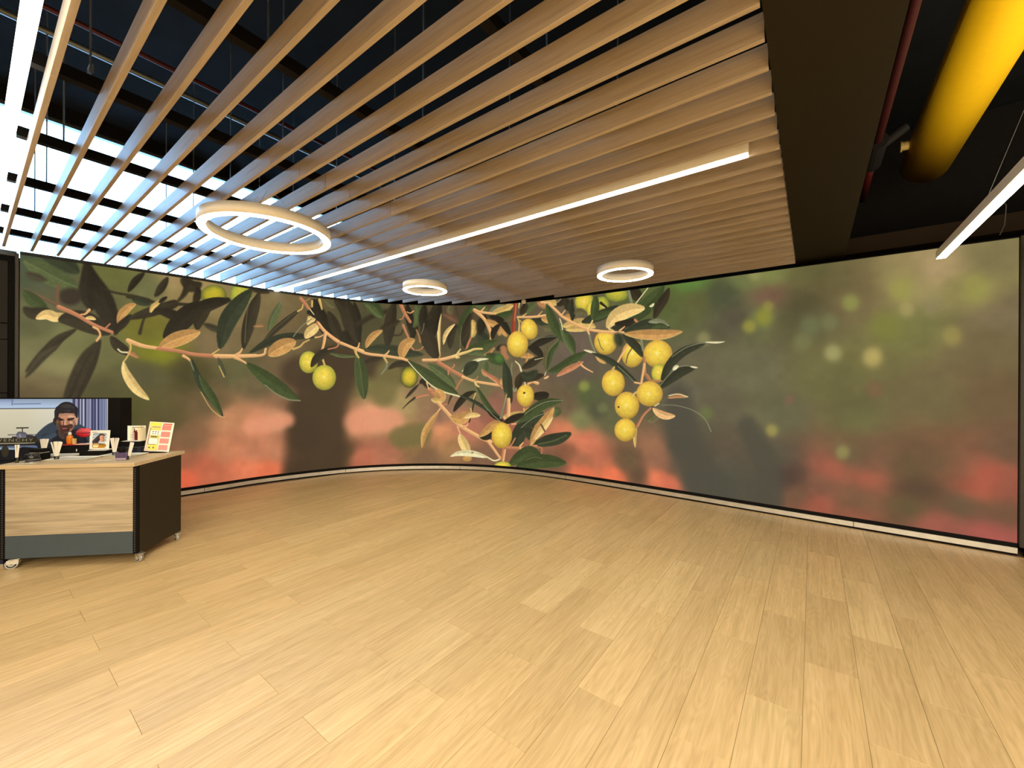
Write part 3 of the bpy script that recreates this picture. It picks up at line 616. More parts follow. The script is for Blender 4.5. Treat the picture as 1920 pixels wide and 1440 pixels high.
L,O,1,6.2,0.0,0,99,1,-8,-109;7310 2723 7395 2698 7448 2646
L,U,4,6.2,0.0,0,99,1,-7,-110;7332 2568 7438 2542 7522 2518
L,y,1,9.4,0.0,0,105,1,-9,-115;7688 2563 7892 2584 8091 2586 8294 2499
L,y,1,6.2,0.0,0,104,1,-8,-114;7750 2502 7952 2506 8150 2474
L,O,1,6.2,0.0,0,103,1,-10,-113;7739 2717 7830 2700 7871 2623
L,k,4,7.3,0.0,0,102,1,-12,-112;7747 3022 7789 2907 7769 2835
L,D,1.2,6.2,0.0,0,103,1,-11,-113;7869 3009 7850 2864 7881 2750 7871 2641
O,0,1.5,17.7,19.8,0,106,1,-13,-116;8089 2929
O,0,1.5,8.3,15.6,0,108,1,-12,-117;8207 2791
O,2,1.5,13.5,15.6,0,112,1,-13,-119;8396 2850
L,U,3,6.2,0.0,0,105,1,-11,-115;7911 2757 8011 2784 8129 2736
R,W,1,0.8,0.5,0,112,1,-13,-119;8397 2824 8462 2773
R,K,1,2.7,1.7,0,112,1,-13,-119;8378 2879 8471 2798
L,V,1.2,9.9,0.0,0,111,1,-11,-118;8041 2599 8265 2652 8472 2711 8671 2802
L,G,1.4,6.2,0.0,0,111,1,-11,-119;8227 2628 8379 2685 8563 2737
L,G,1,8.1,0.0,0,109,1,-12,-117;8282 3013 8283 2872 8265 2732 8246 2609
L,G,1,9.4,0.0,0,100,1,-8,-111;7394 2984 7479 2739 7606 2475 7792 2250
L,g,1,5.2,0.0,0,103,1,-6,-113;7647 2640 7751 2354 7894 2126 7995 1958
L,G,1.4,6.2,0.0,0,103,1,-6,-113;7709 2505 7832 2349 7883 2245 7925 2106
R,W,1,1.0,1.0,0,101,1,-8,-112;7646 2697 7678 2610 7699 2506
R,B,1,2.3,1.0,0,107,1,-2,-116;7985 1958 8095 1865 8241 1787
L,U,1.4,6.2,0.0,0,99,1,-4,-110;7400 1811 7378 2031 7461 2218 7617 2343
L,G,1.4,5.2,0.0,0,100,1,-4,-110;7410 1830 7483 2103 7607 2268 7648 2341
R,W,1,0.6,0.8,0,99,1,-1,-109;7389 1801 7368 1744
L,B,1,2.1,0.0,0,99,1,-0,-109;7348 1687 7400 1706 7448 1734
L,G,1.2,9.4,0.0,0,103,1,-3,-113;7421 1791 7692 1882 7945 2023 8142 2115
L,b,1.2,5.8,0.0,0,103,1,-2,-113;7589 1724 7754 1816 7916 1887 8084 1964
L,K,1,6.9,0.0,0,98,1,-5,-109;7047 2215 7217 2286 7397 2354 7606 2395
L,K,1,7.5,0.0,0,98,1,-4,-108;7047 2234 7143 2211 7239 2150 7324 2051
R,S,1,0.6,0.5,0,98,1,-6,-109;7089 2320 7270 2390 7586 2401
L,O,2,5.2,0.0,0,98,1,-3,-106;6910 2061 6974 2089 7165 2075
R,O,1,1.7,2.1,0,98,1,-2,-107;7048 2127 7027 2039 6996 1922
L,k,2,7.3,0.0,0,98,1,-2,-107;6932 1864 7081 1941 7250 2024 7335 2051
R,W,1,0.7,0.5,0,98,1,-3,-108;7176 2016 7335 2046
L,V,4,8.3,0.0,0,98,1,-1,-107;6911 1786 7060 1726 7230 1822
R,B,1,2.7,2.5,0,105,1,-10,-114;7436 2970 7604 2813 7687 2731 7871 2613 8111 2495 8380 2430 8673 2392
R,B,1,1.5,1.0,0,102,1,-10,-112;7687 2759 7748 2827
R,Y,1,2.3,1.5,0,108,1,-10,-117;8179 2499 8236 2610
R,B,1,2.3,1.7,0,99,1,-11,-109;7298 3003 7436 2980
R,S,1,1.9,1.7,0,108,1,-6,-117;8170 2419 8209 2273 8287 2092
L,O,1,4.6,0.0,0,111,1,-4,-119;8287 2092 8363 1992 8467 1919
R,B,1,2.7,1.5,0,107,1,-8,-116;8140 2475 8180 2400
O,7,1,15.6,19.8,-0.3,98,1,-6,-107;7067 2555
O,7,1,19.8,24.5,0,98,0,-4,-105;6845 2300
R,y,1,1.2,1.9,0,98,0,-6,-106;6842 2774 6875 2674 6870 2526
R,y,1,1.0,0.8,0,98,1,-6,-106;6885 2722 6949 2650
O,7,1,21.4,22.9,0,113,1,-7,-119;8456 2251
R,U,1.4,0.7,0.7,0,111,1,-6,-119;8333 2319 8381 2184 8428 2130
R,B,1,2.3,1.9,0,113,1,-9,-120;8266 2448 8673 2379
L,k,3,11.2,0.0,0,123,1,-16,-125;8838 3024 8942 2940 8962 2858
L,G,1.2,15.0,0.0,0,126,1,-14,-127;9351 3022 9181 2831 8983 2676 8673 2483
L,k,1.6,8.8,0.0,0,133,1,-15,-130;9211 2546 9277 2704 9371 2847 9426 2973
R,W,1,1.1,0.9,0,125,1,-16,-126;8942 2810 9121 3015
R,g,1,1.1,0.9,0,129,1,-13,-128;9172 2579 9181 2744
L,W,1,2.5,0.0,0,129,1,-14,-128;9142 2738 9181 2749 9210 2779
O,2,1.2,21.9,13.8,0,116,1,-15,-122;8638 2979
R,S,1,3.2,2.8,0,121,1,-16,-124;8818 3017 8870 2829
L,Y,1,13.8,0.0,0,119,1,-12,-123;8477 2477 8607 2632 8819 2713 9078 2726
L,K,1.2,7.5,0.0,0,119,1,-11,-123;8608 2529 8778 2515 8943 2571
L,D,1.4,6.2,0.0,0,117,1,-10,-122;8565 2471 8715 2438 8779 2454
R,b,1,1.8,2.8,0,124,1,-11,-125;8994 2496 8933 2562
R,B,1,2.2,2.2,0,116,1,-9,-121;8410 2420 8779 2383
R,B,1,2.0,1.0,0,118,1,-10,-123;8694 2419 8768 2475
R,Y,1,1.8,1.5,0,114,1,-9,-120;8521 2453 8526 2505
R,Y,1,1.5,1.2,0,115,1,-9,-121;8521 2453 8587 2427
L,V,10,8.8,0.0,0,117,1,-7,-122;8652 2371 8674 2277 8695 2194
O,7,1,20.6,25.6,0.2,122,1,-5,-125;8895 2053
R,U,1.2,1.1,1.1,0,121,1,-5,-124;8792 1916 8823 2046 8895 2154
R,B,1,1.8,2.0,0,118,1,-4,-122;8843 2217 8749 2090 8654 1929 8568 1818
O,7,1,27.0,26.0,0,131,1,-5,-129;9266 2038
O,0,1,13.8,17.5,0,132,1,-1,-130;9282 1758
L,D,1,8.2,0.0,0,122,1,-7,-125;8737 2355 8863 2246 8966 2140 9047 1998
R,S,1,2.8,2.0,0,125,1,-7,-126;9016 2276 9052 2096
L,V,1,10.0,0.0,0,127,1,-10,-127;8758 2394 8944 2441 9182 2480 9442 2401
L,S,1.4,5.0,0.0,0,132,1,-11,-130;9124 2515 9278 2511 9428 2431
L,G,1.2,4.5,0.0,0,132,1,-11,-130;9183 2432 9298 2451 9410 2413
L,O,1,10.2,0.0,0,130,1,-9,-128;8758 2364 9045 2334 9336 2314 9610 2337
R,o,1,2.8,3.2,0,126,1,-3,-127;9067 1997 9078 1741
R,B,1,2.2,2.2,0,126,1,-1,-127;9072 1898 9029 1622
L,W,1,2.3,0.0,0,108,1,-5,-117;8081 2152 8204 2116 8312 2074
L,V,1,6.1,0.0,0,116,1,-3,-121;8218 2096 8483 1988 8699 1838 8979 1612
R,S,1,0.7,0.7,0,120,1,-1,-123;8661 1874 8810 1741 8943 1612
R,B,1,1.8,1.8,0,124,1,0,-126;8931 1624 9014 1606
L,D,1,9.0,0.0,0,140,1,-4,-134;9310 1580 9418 1847 9617 2049 9918 2162
R,S,1,0.7,0.9,0,144,1,-7,-136;9470 1989 9638 2102 9819 2157 9937 2161
L,W,1,1.9,0.0,0,154,1,-8,-141;9898 2172 10052 2159 10145 2164
L,D,1.4,9.6,0.0,0,139,1,-1,-133;9310 1535 9451 1680 9608 1777 9781 1823
R,S,1,0.9,0.7,0,139,1,-2,-133;9310 1591 9429 1736 9545 1833 9639 1858 9781 1839
L,W,0.8,3.8,0.0,0,139,1,-3,-133;9482 1801 9524 1845 9556 1855
L,W,1,1.8,0.0,0,146,1,-3,-136;9710 1846 9771 1834 9811 1828
R,o,1,3.8,1.8,0,130,1,-0,-128;9106 1727 9175 1647 9320 1647
L,o,1.2,4.4,0.0,0,139,1,3,-133;9409 1402 9537 1439 9682 1426
R,W,1,0.9,0.9,0,139,1,3,-133;9420 1436 9547 1461 9682 1426
R,U,1.2,0.9,0.9,0,134,1,4,-131;9333 1344 9420 1430
R,S,1,0.6,1.0,0,144,1,7,-135;9333 1300 9527 1301 9754 1240 9903 1131 9981 968
R,W,1,2.0,1.5,0,131,1,5,-129;9233 1290 9283 1320
L,U,1.4,10.2,0.0,0,130,1,7,-128;9133 1075 9212 1137 9256 1229
L,B,1,7.3,0.0,1,134,1,6,-130;9200 1249 9279 1185 9389 1146 9517 1152
R,b,1,1.8,2.6,0,126,1,7,-127;9166 1248 9063 1140 8970 973
L,y,1,3.2,0.0,0,123,1,11,-125;8965 949 8936 807 8942 645
O,7,1,21.6,24.8,0,115,1,0,-121;8587 1617
O,7,1,23.0,25.5,0,120,1,4,-123;8807 1275
O,7,1,20.4,21.6,0,119,1,9,-123;8784 901
O,7,1,24.8,23.6,0,128,1,2,-128;9148 1459
O,6,1,1.8,1.8,0,117,1,5,-122;8677 1246
R,y,1,1.8,2.3,0,123,1,2,-125;8956 1484 8897 1436
R,y,1,1.5,2.3,0,115,1,-2,-121;8605 1864 8573 1810"""
MBG = """9250 425 150 104 78,8768 365 112 88 62,9475 393 110 88 66,8051 312 170 108 78,7563 257 120 86 64,11160 401 130 88 66,11534 727 130 88 66,11446 357 128 88 64,11446 237 104 84 56,12112 798 108 84 56,12572 957 112 84 60,12540 672 150 86 66,1456 452 160 96 68,1824 204 200 110 78,2986 65 84 60 42,3481 3 96 70 46,3647 1765 84 72 44,3307 1576 82 70 42,4935 1386 150 120 84,5130 1189 150 116 82,2304 495 200 128 92,2673 452 196 128 92,90 2942 75 85 60,477 2623 90 85 60,92 2193 95 95 60,93 1943 120 115 75,302 2083 125 125 75,260 1760 138 132 85,218 1568 120 105 70,712 1977 110 108 65,619 1435 85 80 48,94 1443 100 85 55,758 2937 110 110 58,1115 2823 112 112 70,1420 2945 168 142 92,1392 2755 150 128 80,1090 2284 116 110 40,1172 1967 132 132 35,1511 1722 80 72 40,1066 1713 90 85 55,861 1223 85 82 42,1229 1063 92 82 48,1818 2158 128 108 72,2088 1735 100 95 60,2373 1574 110 96 65,1821 1260 110 90 60,2021 1052 200 138 95,2375 904 225 145 105,2671 970 215 150 110,1955 539 205 132 92,1696 342 190 100 70,1514 745 130 95 65,1457 228 235 105 70,2162 267 235 130 90,2524 171 235 120 80,1016 792 88 82 45,2981 1220 80 62 40,3064 591 70 52 32,3311 389 112 76 50,3652 359 88 66 42,3308 1211 85 70 42,2823 1400 150 110 80,2745 1748 112 92 62,2983 865 72 54 36,3694 826 95 72 45,3870 819 228 150 110,4139 954 238 168 122,4555 897 185 145 95,4459 1386 168 142 90,4182 1580 118 108 62,3999 1866 84 84 48,4365 1726 80 86 48,4744 1189 175 150 95,4746 600 165 110 75,4371 317 178 112 82,4006 239 195 112 82,4842 550 128 108 60,5327 992 150 110 85,5427 676 220 145 98,5826 750 195 122 95,5627 402 170 125 80,5135 153 130 98 68,6133 171 130 95 70,4177 2640 80 76 48,4548 2753 98 90 60,4929 2764 88 78 50,5716 2769 85 70 50,5920 2374 80 76 50,6125 1784 105 105 70,6333 1201 150 100 80,6127 1393 115 108 72,6540 820 165 95 75,7146 2339 98 90 65,7752 2131 110 95 78,7948 1772 100 85 70,8140 1382 92 98 60,7756 1240 110 92 68,8000 986 128 128 80,8326 1175 85 85 62,7759 777 225 132 92,8097 646 220 125 92,7761 439 140 90 65,8330 412 190 110 80,8593 1021 100 100 65,8851 472 112 88 62,8052 164 245 122 82,8598 178 240 120 80,8975 247 95 75 55,9251 247 245 130 88,9402 193 222 115 84,9172 626 155 108 78,9617 710 78 74 60,9759 284 78 77 65,10092 299 80 78 65,9614 1455 104 98 76,9957 1319 100 92 70,9616 1008 92 86 66,8846 1440 96 86 68,9752 1752 104 98 72,9748 2707 95 95 55,9426 2744 90 98 52,9677 3011 95 128 60,10081 2739 80 84 58,10389 2973 112 118 70,10621 2969 125 130 72,10946 2885 105 100 60,10509 2416 112 116 72,10948 2566 84 78 50,10843 2385 90 85 55,10270 2438 85 78 60,10623 2670 120 90 70,11199 2722 105 95 60,11436 2570 115 100 65,11868 2686 150 135 85,12104 2760 178 152 108,12253 2576 148 138 80,12430 2811 125 115 75,12567 2228 120 105 75,12433 1980 115 100 65,11870 2178 120 118 65,11439 1792 110 105 60,11204 1673 108 104 62,10395 1744 108 104 75,10685 1214 105 102 72,11442 1254 104 100 60,12071 1451 110 98 62,12435 1461 110 88 58,11444 775 100 88 58,10688 687 92 84 65,10402 313 84 80 65,10825 477 76 58 50,10958 273 112 82 60,11257 600 168 92 70,11535 550 178 96 72,11111 206 175 92 70,11876 713 98 78 52,11957 500 86 66 48,12224 758 140 90 65,12438 709 184 88 68,12369 568 176 88 65,11878 290 95 80 50,12262 390 105 85 60,12508 359 118 84 60,11446 166 160 88 68,12076 164 168 92 75,12440 149 175 88 78"""
MBK = """11260 1967 18 178 172 112 209 -7 -163,11600 1906 21 208 186 108 228 -6 -171,10578 2443 18 152 150 50 176 -15 -150,10422 2342 14 165 158 62 169 -12 -147,10623 2571 12 150 146 66 178 -17 -151,10669 1035 13 172 160 82 180 11 -152,11351 837 15 155 150 88 214 18 -165,11413 2525 18 150 156 78 217 -19 -167,10478 2992 13 156 150 92 172 -24 -148,11827 2607 26 155 152 72 243 -24 -176,12361 2551 28 152 148 74 284 -26 -191,11869 2404 16 170 156 95 246 -19 -177,12067 2410 22 140 130 88 260 -20 -182,11703 2237 30 124 124 52 235 -14 -173,12200 2100 20 162 148 78 271 -12 -186,10976 2119 20 122 124 76 194 -9 -157,8092 1563 11 156 166 72 106 1 -116,9886 2221 14 150 145 90 150 -9 -138,11052 2303 22 110 118 78 198 -13 -159,11225 2319 18 118 122 80 207 -14 -163,8416 1221 12 118 124 74 112 5 -119,9924 1210 14 110 120 66 151 7 -139,2974 3172 10 90 88 60 125 16 -113,11619 1555 18 125 92 66 230 2 -171,10848 1416 10 128 94 74 188 4 -155"""
# ================================================================== STRUCTURE
def structure(o): o['kind'] = 'structure'; return o
LEFT = -7.62; RIGHT = 5.0; BACK = 7.6; FRONT = -8.5; ZC = 5.0
floor = structure(MB().box(LEFT, RIGHT, FRONT, BACK, -.12, -.0065).build('floor', mat('screed under the planks', (.30, .19, .09), .7, noise=.1)))
structure(MB().box(LEFT, RIGHT, FRONT, BACK, ZC, ZC+.2).build('ceiling', M_PLENUM))
# planks: a regular lay, every second column shifted by half a plank
PW, PL = .2406, .4835*2
def clip_poly(poly, n, c):
    out = []
    for i in range(len(poly)):
        a, b = poly[i], poly[(i+1) % len(poly)]; da = a[0]*n[0]+a[1]*n[1]-c; db = b[0]*n[0]+b[1]*n[1]-c
        if da >= 0: out.append(a)
        if (da >= 0) != (db >= 0):
            t = da/(da-db); out.append((a[0]+(b[0]-a[0])*t, a[1]+(b[1]-a[1])*t))
    return out
edge = [(PT[i]+NRM[i]*.012, NRM[i]) for i in range(0, len(PT), 8)]
def clip_room(poly):
    for p, n in edge:
        if len(poly) < 3: return []
        if max(a[0]*n[0]+a[1]*n[1] for a in poly) < p@n: return []
        if min(a[0]*n[0]+a[1]*n[1] for a in poly) < p@n: poly = clip_poly(poly, n, p@n)
        if len(poly) < 3: return []
    return poly
g = .0006
plank_me = MB().cbox(-PW/2+g, PW/2-g, -PL/2+g, PL/2-g, -.006, 0, .0008).mesh('plank', M_PLANK)
bright_me = plank_me.copy(); bright_me.materials.clear(); M_BRIGHT = M_PLANK.copy(); M_BRIGHT.name = 'floor oak pale board'
for n_ in M_BRIGHT.node_tree.nodes:
    if n_.type == 'VALTORGB':
        for e_ in n_.color_ramp.elements: e_.color = (min(1, e_.color[0]*1.06), min(1, e_.color[1]*1.09), min(1, e_.color[2]*1.12), 1)
bright_me.materials.append(M_BRIGHT)
PALE = {(13, 2), (5, 6), (0, 7), (8, 5), (16, 3), (16, 5), (2, 3), (9, 2), (6, 5), (19, 4), (-4, 4), (22, 6), (11, 6), (3, 8)}
rest = MB(); cnt = 0
for k in range(-19, 36):
    xr = .45-PW*k; par = 0 if k % 2 else 1          # even columns: joints at odd multiples
    for jj in range(-20, 16):
        j = 2*jj+par; y0 = j*.4835; y1 = y0+PL
        if y0 < FRONT: continue
        x0 = xr-PW; xc, yc = x0+PW/2, y0+PL/2
        near = y1 > .0 and x0 < 1.95+0*y0 and xr > -7.4 and (y1 > (x0+2.3)*.83 or x0 < -2.3) and y1 > .82*x0+2.0 - 0.15 if x0 > -2.2 else (y1 > .0 and xr > -7.4)
        poly = [(x0+g, y0+g), (xr-g, y0+g), (xr-g, y1-g), (x0+g, y1-g)]
        if xr > 1.56 or y0 < -.4 and x0 > -7.3:
            if y1 > 5.9 : poly = clip_poly(poly, (0, -1), -5.91)
        full = len(poly) == 4 and y1 < 5.9
        if x0 < 1.56 and y0 > .35:
            q = clip_room(poly); full = len(q) == 4 and abs(q[0][0]-poly[0][0]) < 1e-6 and q == poly; poly = q
        elif x0 < -7.36 and y0 > -3: 
            poly = clip_poly(poly, (1, 0), -7.5)
        if len(poly) < 3: continue
        if near and cnt < 299:
            cnt += 1
            if full: o = link('plank', bright_me if (k, j) in PALE else plank_me, floor, (xc, yc, 0))
            else: o = MB().prism([(a-xc, b-yc) for a, b in poly], -.006, 0).build('plank', M_PLANK, floor, loc=(xc, yc, 0))
        else: rest.prism(poly, -.006, 0)
o = rest.build('plank', M_PLANKS, floor); o['kind'] = 'stuff'

# walls
wl = structure(MB().box(-7.62, -7.47, FRONT, -3.0, 0, ZC).box(-7.62, -7.47, -3.0, 5.25, 4.83, ZC).box(-7.62, -7.47, 5.25, BACK, 0, ZC).box(-7.62, -7.47, -3.0, 5.25, 0, 3.0).build('wall_left', M_BLACK))
structure(MB().box(LEFT, RIGHT, BACK-.1, BACK, 0, ZC).build('wall_back', M_BLACK))
structure(MB().box(RIGHT-.1, RIGHT, FRONT, BACK, 0, ZC).build('wall_right', M_PLASTER))
structure(MB().box(LEFT, RIGHT, FRONT, FRONT+.1, 0, ZC).build('wall_front', M_PLASTER))
# dark panelled cladding left of the video wall and at its right end
lw = structure(MB().box(-7.50, -7.44, -3.0, .37, 0, 3.04).build('trim_1', M_BLACK))
for z0, z1 in ((0, .72), (.728, 1.46), (1.468, 2.075), (2.083, 2.26), (2.268, 2.98)):
    for y0 in (-3.0, -1.9, -.8):
        MB().cbox(-7.44, -7.425, y0+.004, min(y0+1.1, .37)-.004, z0, z1, .003).build('panel', M_CLAD, lw)
MB().cbox(-7.52, -7.40, -3.0, .36, 3.04, 3.10, .004).build('metal_cap', M_TRIM, lw)
rw = structure(MB().box(1.63, RIGHT-.1, 5.93, 6.05, 0, 3.02).build('trim_2', M_BLACK))
for i in range(4):
    x0 = 1.63+i*.83
    for z0, z1 in ((.10, 1.5), (1.508, 2.98)): MB().cbox(x0+.004, x0+.826, 5.905, 5.93, z0, z1, .003).build('panel', M_CLAD, rw)
MB().box(1.60, RIGHT-.1, 5.895, 5.93, .0, .10).build('skirting', M_BLACK, rw)
MB().cbox(1.69, 2.3, 5.72, 5.93, 2.78, 2.93, .004).build('wooden_lintel', mat('pinkish wood lintel', (.20, .13, .095), .6, noise=.1), rw)

# clerestory window over the left leg of the video wall
win = structure(empty('window_1', (-7.54, 1.1, 3.0)))
def inwin(mb, name, m): 
    o = mb.build(name, m, win); o.matrix_parent_inverse = Matrix.Translation((7.54, -1.1, -3.0)); return o
fm = MB(); fm.box(-7.58, -7.50, -3.0, 5.25, 3.0, 3.05); fm.box(-7.58, -7.50, -3.0, 5.25, 4.79, 4.83); fm.box(-7.58, -7.50, -3.0, -2.95, 3.05, 4.79); fm.box(-7.58, -7.50, 5.20, 5.25, 3.05, 4.79)
inwin(fm, 'window_frame', M_TRIM)
inwin(MB().box(-7.57, -7.51, -.06, -.02, 3.05, 4.79), 'mullion', M_TRIM)
for y0, y1 in ((-2.95, -.06), (-.02, 5.2)): inwin(MB().box(-7.545, -7.535, y0, y1, 3.05, 4.79), 'pane', M_PANE)
# dark bulkhead between the slat field and the open right-hand bay
structure(MB().box(-.165, .295, FRONT+.1, BACK-.1, 3.085, ZC).build('trim_3', M_BEAM))  # unseen top extended to the slab to block blue sky light
structure(MB().box(.295, 4.9, 6.12, 6.24, 3.12, 3.30).build('trim_4', mat('brown plenum bulkhead', (.022, .016, .011), .9, spec=0, noise=.2, nscale=3)))

# ================================================================== VIDEO WALL
vw = thing('video_wall', 'huge curved video wall showing ripe yellow olives and leaves on a twig', 'screen', (-3.5, 6.05, 0))
inv = Matrix.Translation((3.5, -6.05, 0))
def adopt(o, par=None, m=inv):
    o.parent = par or vw
    if par is None: o.matrix_parent_inverse = m
    return o
RES = 215; SX = (np.arange(int(STOT*RES))+.5)/RES; ZH = 3.08; SZ = ZB+(np.arange(int((ZH-ZB)*RES))+.5)/RES
W_, H_ = len(SX), len(SZ)
bg = np.array([[float(v) for v in t.split()] for t in MBG.split(',')])
cx = SX[::9]; cz = SZ[::9]; GX, GZ = np.meshgrid(cx, cz)
num = np.zeros(GX.shape+(3,)); den = np.zeros(GX.shape)
for s, z, r, gg, b in bg:
    d2 = ((GX-s/1000)/1.15)**2+(GZ-z/1000)**2; wt = 1/(d2+.012)**2.2; num += wt[..., None]*np.array((r, gg, b)); den += wt
low = num/den[..., None]
iy = np.clip((np.arange(H_)-4)/9, 0, len(cz)-1.001); ix = np.clip((np.arange(W_)-4)/9, 0, len(cx)-1.001)
y0 = iy.astype(int); x0 = ix.astype(int); fy = (iy-y0)[:, None, None]; fx = (ix-x0)[None, :, None]
img = (low[y0][:, x0]*(1-fx)+low[y0][:, x0+1]*fx)*(1-fy)+(low[y0+1][:, x0]*(1-fx)+low[y0+1][:, x0+1]*fx)*fy
sn = smooth_noise(H_, W_, 46, 1)*.6+smooth_noise(H_, W_, 17, 2)*.4
img *= (1+.14*(sn-.5))[..., None]
for t in MBK.split(','):
    s, z, rad, r, gg, b, a, bb, c = [float(v) for v in t.split()]; s /= 1000; z /= 1000
    i0, i1 = np.searchsorted(SX, [s-rad*2/a, s+rad*2/a]); j0, j1 = np.searchsorted(SZ, [z-rad*2/abs(c), z+rad*2/abs(c)])
    X, Z = np.meshgrid(SX[i0:i1]-s, SZ[j0:j1]-z); d = np.sqrt((a*X)**2+(bb*X+c*Z)**2)/rad
    al = (1/(1+np.exp((d-.85)*5.5)))[..., None]*.72; img[j0:j1, i0:i1] = img[j0:j1, i0:i1]*(1-al)+np.array((r, gg, b))*al
tex = smooth_noise(H_, W_, 5, 3)*.6+smooth_noise(H_, W_, 13, 4)*.4
for ln in MURAL.strip().split('\n'):
    hd, pts = ln.split(';'); kd, col, soft, w0, w1, rib, a, b, c, d = hd.split(',')
    P = np.array([float(v) for v in pts.split()]).reshape(-1, 2)/1000
    stroke(img, SX, SZ, kd, col, float(soft), float(w0), float(w1), float(rib), np.array([[float(a), float(b)], [float(c), float(d)]]), P, tex)
cab = (np.abs(((SX*2) % 1)-.5) > .494)          # faint cabinet seams of the modules
img[:, cab] *= .985
img *= (1+.03*(tex-.5))[..., None]
m_led = picture_mat('video wall picture', make_image('olive branch picture', img), .93, .42)
# curved screen sheet with arc-length texture coordinates
ss = np.linspace(0, STOT, 241); vs = []; uv = []; fs = []
for s in ss:
    x, y = np.interp(s, SL, PT[:, 0]), np.interp(s, SL, PT[:, 1]); nx, ny = np.interp(s, SL, NRM[:, 0]), np.interp(s, SL, NRM[:, 1])
    for z in (ZB, ztop(s)): vs.append((x, y, z)); uv.append((s/STOT, (z-ZB)/(ZH-ZB)))
for i in range(240): fs.append((2*i, 2*i+2, 2*i+3, 2*i+1))
me = bpy.data.meshes.new('screen'); me.from_pydata(vs, [], fs); me.materials.append(m_led); ul = me.uv_layers.new(name='UVMap')
for p_ in me.polygons:
    for li in p_.loop_indices: ul.data[li].uv = uv[me.loops[li].vertex_index]
    p_.use_smooth = True
adopt(link('screen', me))
adopt(strip('cabinet_shell', M_BLACK, -.12, -.004, .085, ztop)); 
adopt(strip('top_cap', mat('slate grey cap', (.045, .05, .055), .6, spec=.2, noise=.1), -.12, .012, lambda s: ztop(s)-.006, lambda s: ztop(s)+.032, s1=4.2)); adopt(strip('top_cap', M_BLACK, -.12, .006, ztop, lambda s: ztop(s)+.010, s0=4.2))
adopt(strip('bottom_rail', M_BLACK, -.05, .006, .083, ZB))
adopt(MB().cbox(1.565, 1.60, 5.885, 6.04, .085, 3.01, .003).build('end_rail', mat('olive brown rail', (.030, .026, .018), .5, noise=.1)))
adopt(MB().cbox(-7.43, -7.385, .345, .375, .085, 3.08, .003).build('end_rail', mat('grey brown rail', (.055, .047, .038), .5, noise=.1)))
base = structure(strip('baseboard_back', M_BLACK, -.10, .010, 0, .083))
J = [0, 1.716, 3.723, 5.76, 7.783, 11.447, STOT]
for a, b in zip(J[:-1], J[1:]): strip('metal_strip', M_ALU, .010, .022, .020, .074, base, a+.003, b-.003)
MB().cbox(1.60, 4.88, 5.875, 5.893, .020, .074, .002).build('metal_strip', M_ALU, base)

# ================================================================== SLAT CEILING
sc = thing('slat_ceiling', 'suspended ceiling of light oak slats hung below the dark void', 'ceiling', (-3.6, 3, 3.1))
invs = Matrix.Translation((3.6, -3, -3.1))
def room_x(y):                                        # x of the curved wall at this y (left leg and bend)
    k = [i for i in range(len(PT)) if PT[i][0] < -3.2]; return float(np.interp(y, PT[k, 1], PT[k, 0])) if y > PT[0][1] else -7.37
for j in range(30):
    Hh = 1.497-.0065*(.27+.2*j); zb = 1.6+Hh-.003; yf = (.269+.2*j)*Hh/1.492
    xl = max(-7.22, room_x(yf)+.05) if yf < 5.70 else room_x(min(yf, 5.9))+.1
    if yf > 5.9: xl = -3.5; 
    if yf > 5.93: yf = 5.925
    for x0, x1 in ((xl, -2.992), (-2.988, -.172)):
        if x1-x0 < .2: continue
        o = MB().cbox(x0-x1, 0, -.0125, .0125, 0, .118, .0012).build('slat', M_SLAT, sc, loc=(x1, yf-.0125, zb)); o.matrix_parent_inverse = invs
for X in (-1.15, -2.16, -3.17, -4.18, -5.17, -6.14, -7.06):
    X0 = X; X -= .027; b = MB(); b.box(X-.027, X+.027, 0, 1, 0, .004); b.box(X-.027, X-.023, 0, 1, .004, .065); b.box(X+.023, X+.027, 0, 1, .004, .065)
    b.box(X-.023, X-.011, 0, 1, .061, .065); b.box(X+.011, X+.023, 0, 1, .061, .065)
    y1 = {-7.06: 1.9, -6.14: 4.55, -5.17: 5.3}.get(X0, 5.7)
    b.v = [(x, .20+y*(y1-.20), z+3.092+.1185-.0065*(.2+y*(y1-.2))) for x, y, z in b.v]
    o = b.build('carrier_rail', M_CARRIER, sc); o.matrix_parent_inverse = invs

# threaded hanger rods on the rails
def rod(x, y, z0, label=None, clip=False):
    x -= .030
    t = thing('hanger_rod', label or 'thin steel hanger rod holding a black rail above the slats', 'rod', (x, y, z0), group=None if label else 'steel hanger rods above the slats')
    MB().tube((0, 0, 0), (0, 0, ZC-z0), .005, n=6).build('rod', M_STEEL, t)
    b = MB()
    if clip: b.box(-.035, .035, -.008, .008, -.004, .004); b.box(-.037, -.030, -.008, .008, -.03, .002); b.box(.030, .037, -.008, .008, -.045, .002)
    else: b.box(-.026, .026, -.012, .012, .012, .018); b.tube((0, 0, .018), (0, 0, .026), .010, n=6)
    b.build('clip' if clip else 'washer', M_STEEL, t); return t
NTH = {-1.15: 'first', -2.16: 'second', -3.17: 'third', -4.18: 'fourth', -5.17: 'fifth', -6.14: 'sixth'}
for X, ys in ((-3.17, (1.42, 2.43)), (-4.18, (.41, 1.42, 2.43)), (-5.17, (.41, 1.42, 2.43)), (-6.14, (.41, 1.42, 2.43)), (-2.16, (.9, 1.9, 2.9)), (-1.15, (1.9, 2.9))):
    for i, y in enumerate(ys):
        r_ = rod(X, y, 3.215); r_['label'] = 'steel hanger rod, %s rail from the brown bulkhead, %s from the near edge' % (NTH[X], ('first', 'second', 'third')[i])
rod(-3.17, .41, 3.33, 'lone steel rod with an open clip, hanging free nearest the left tube light', True)

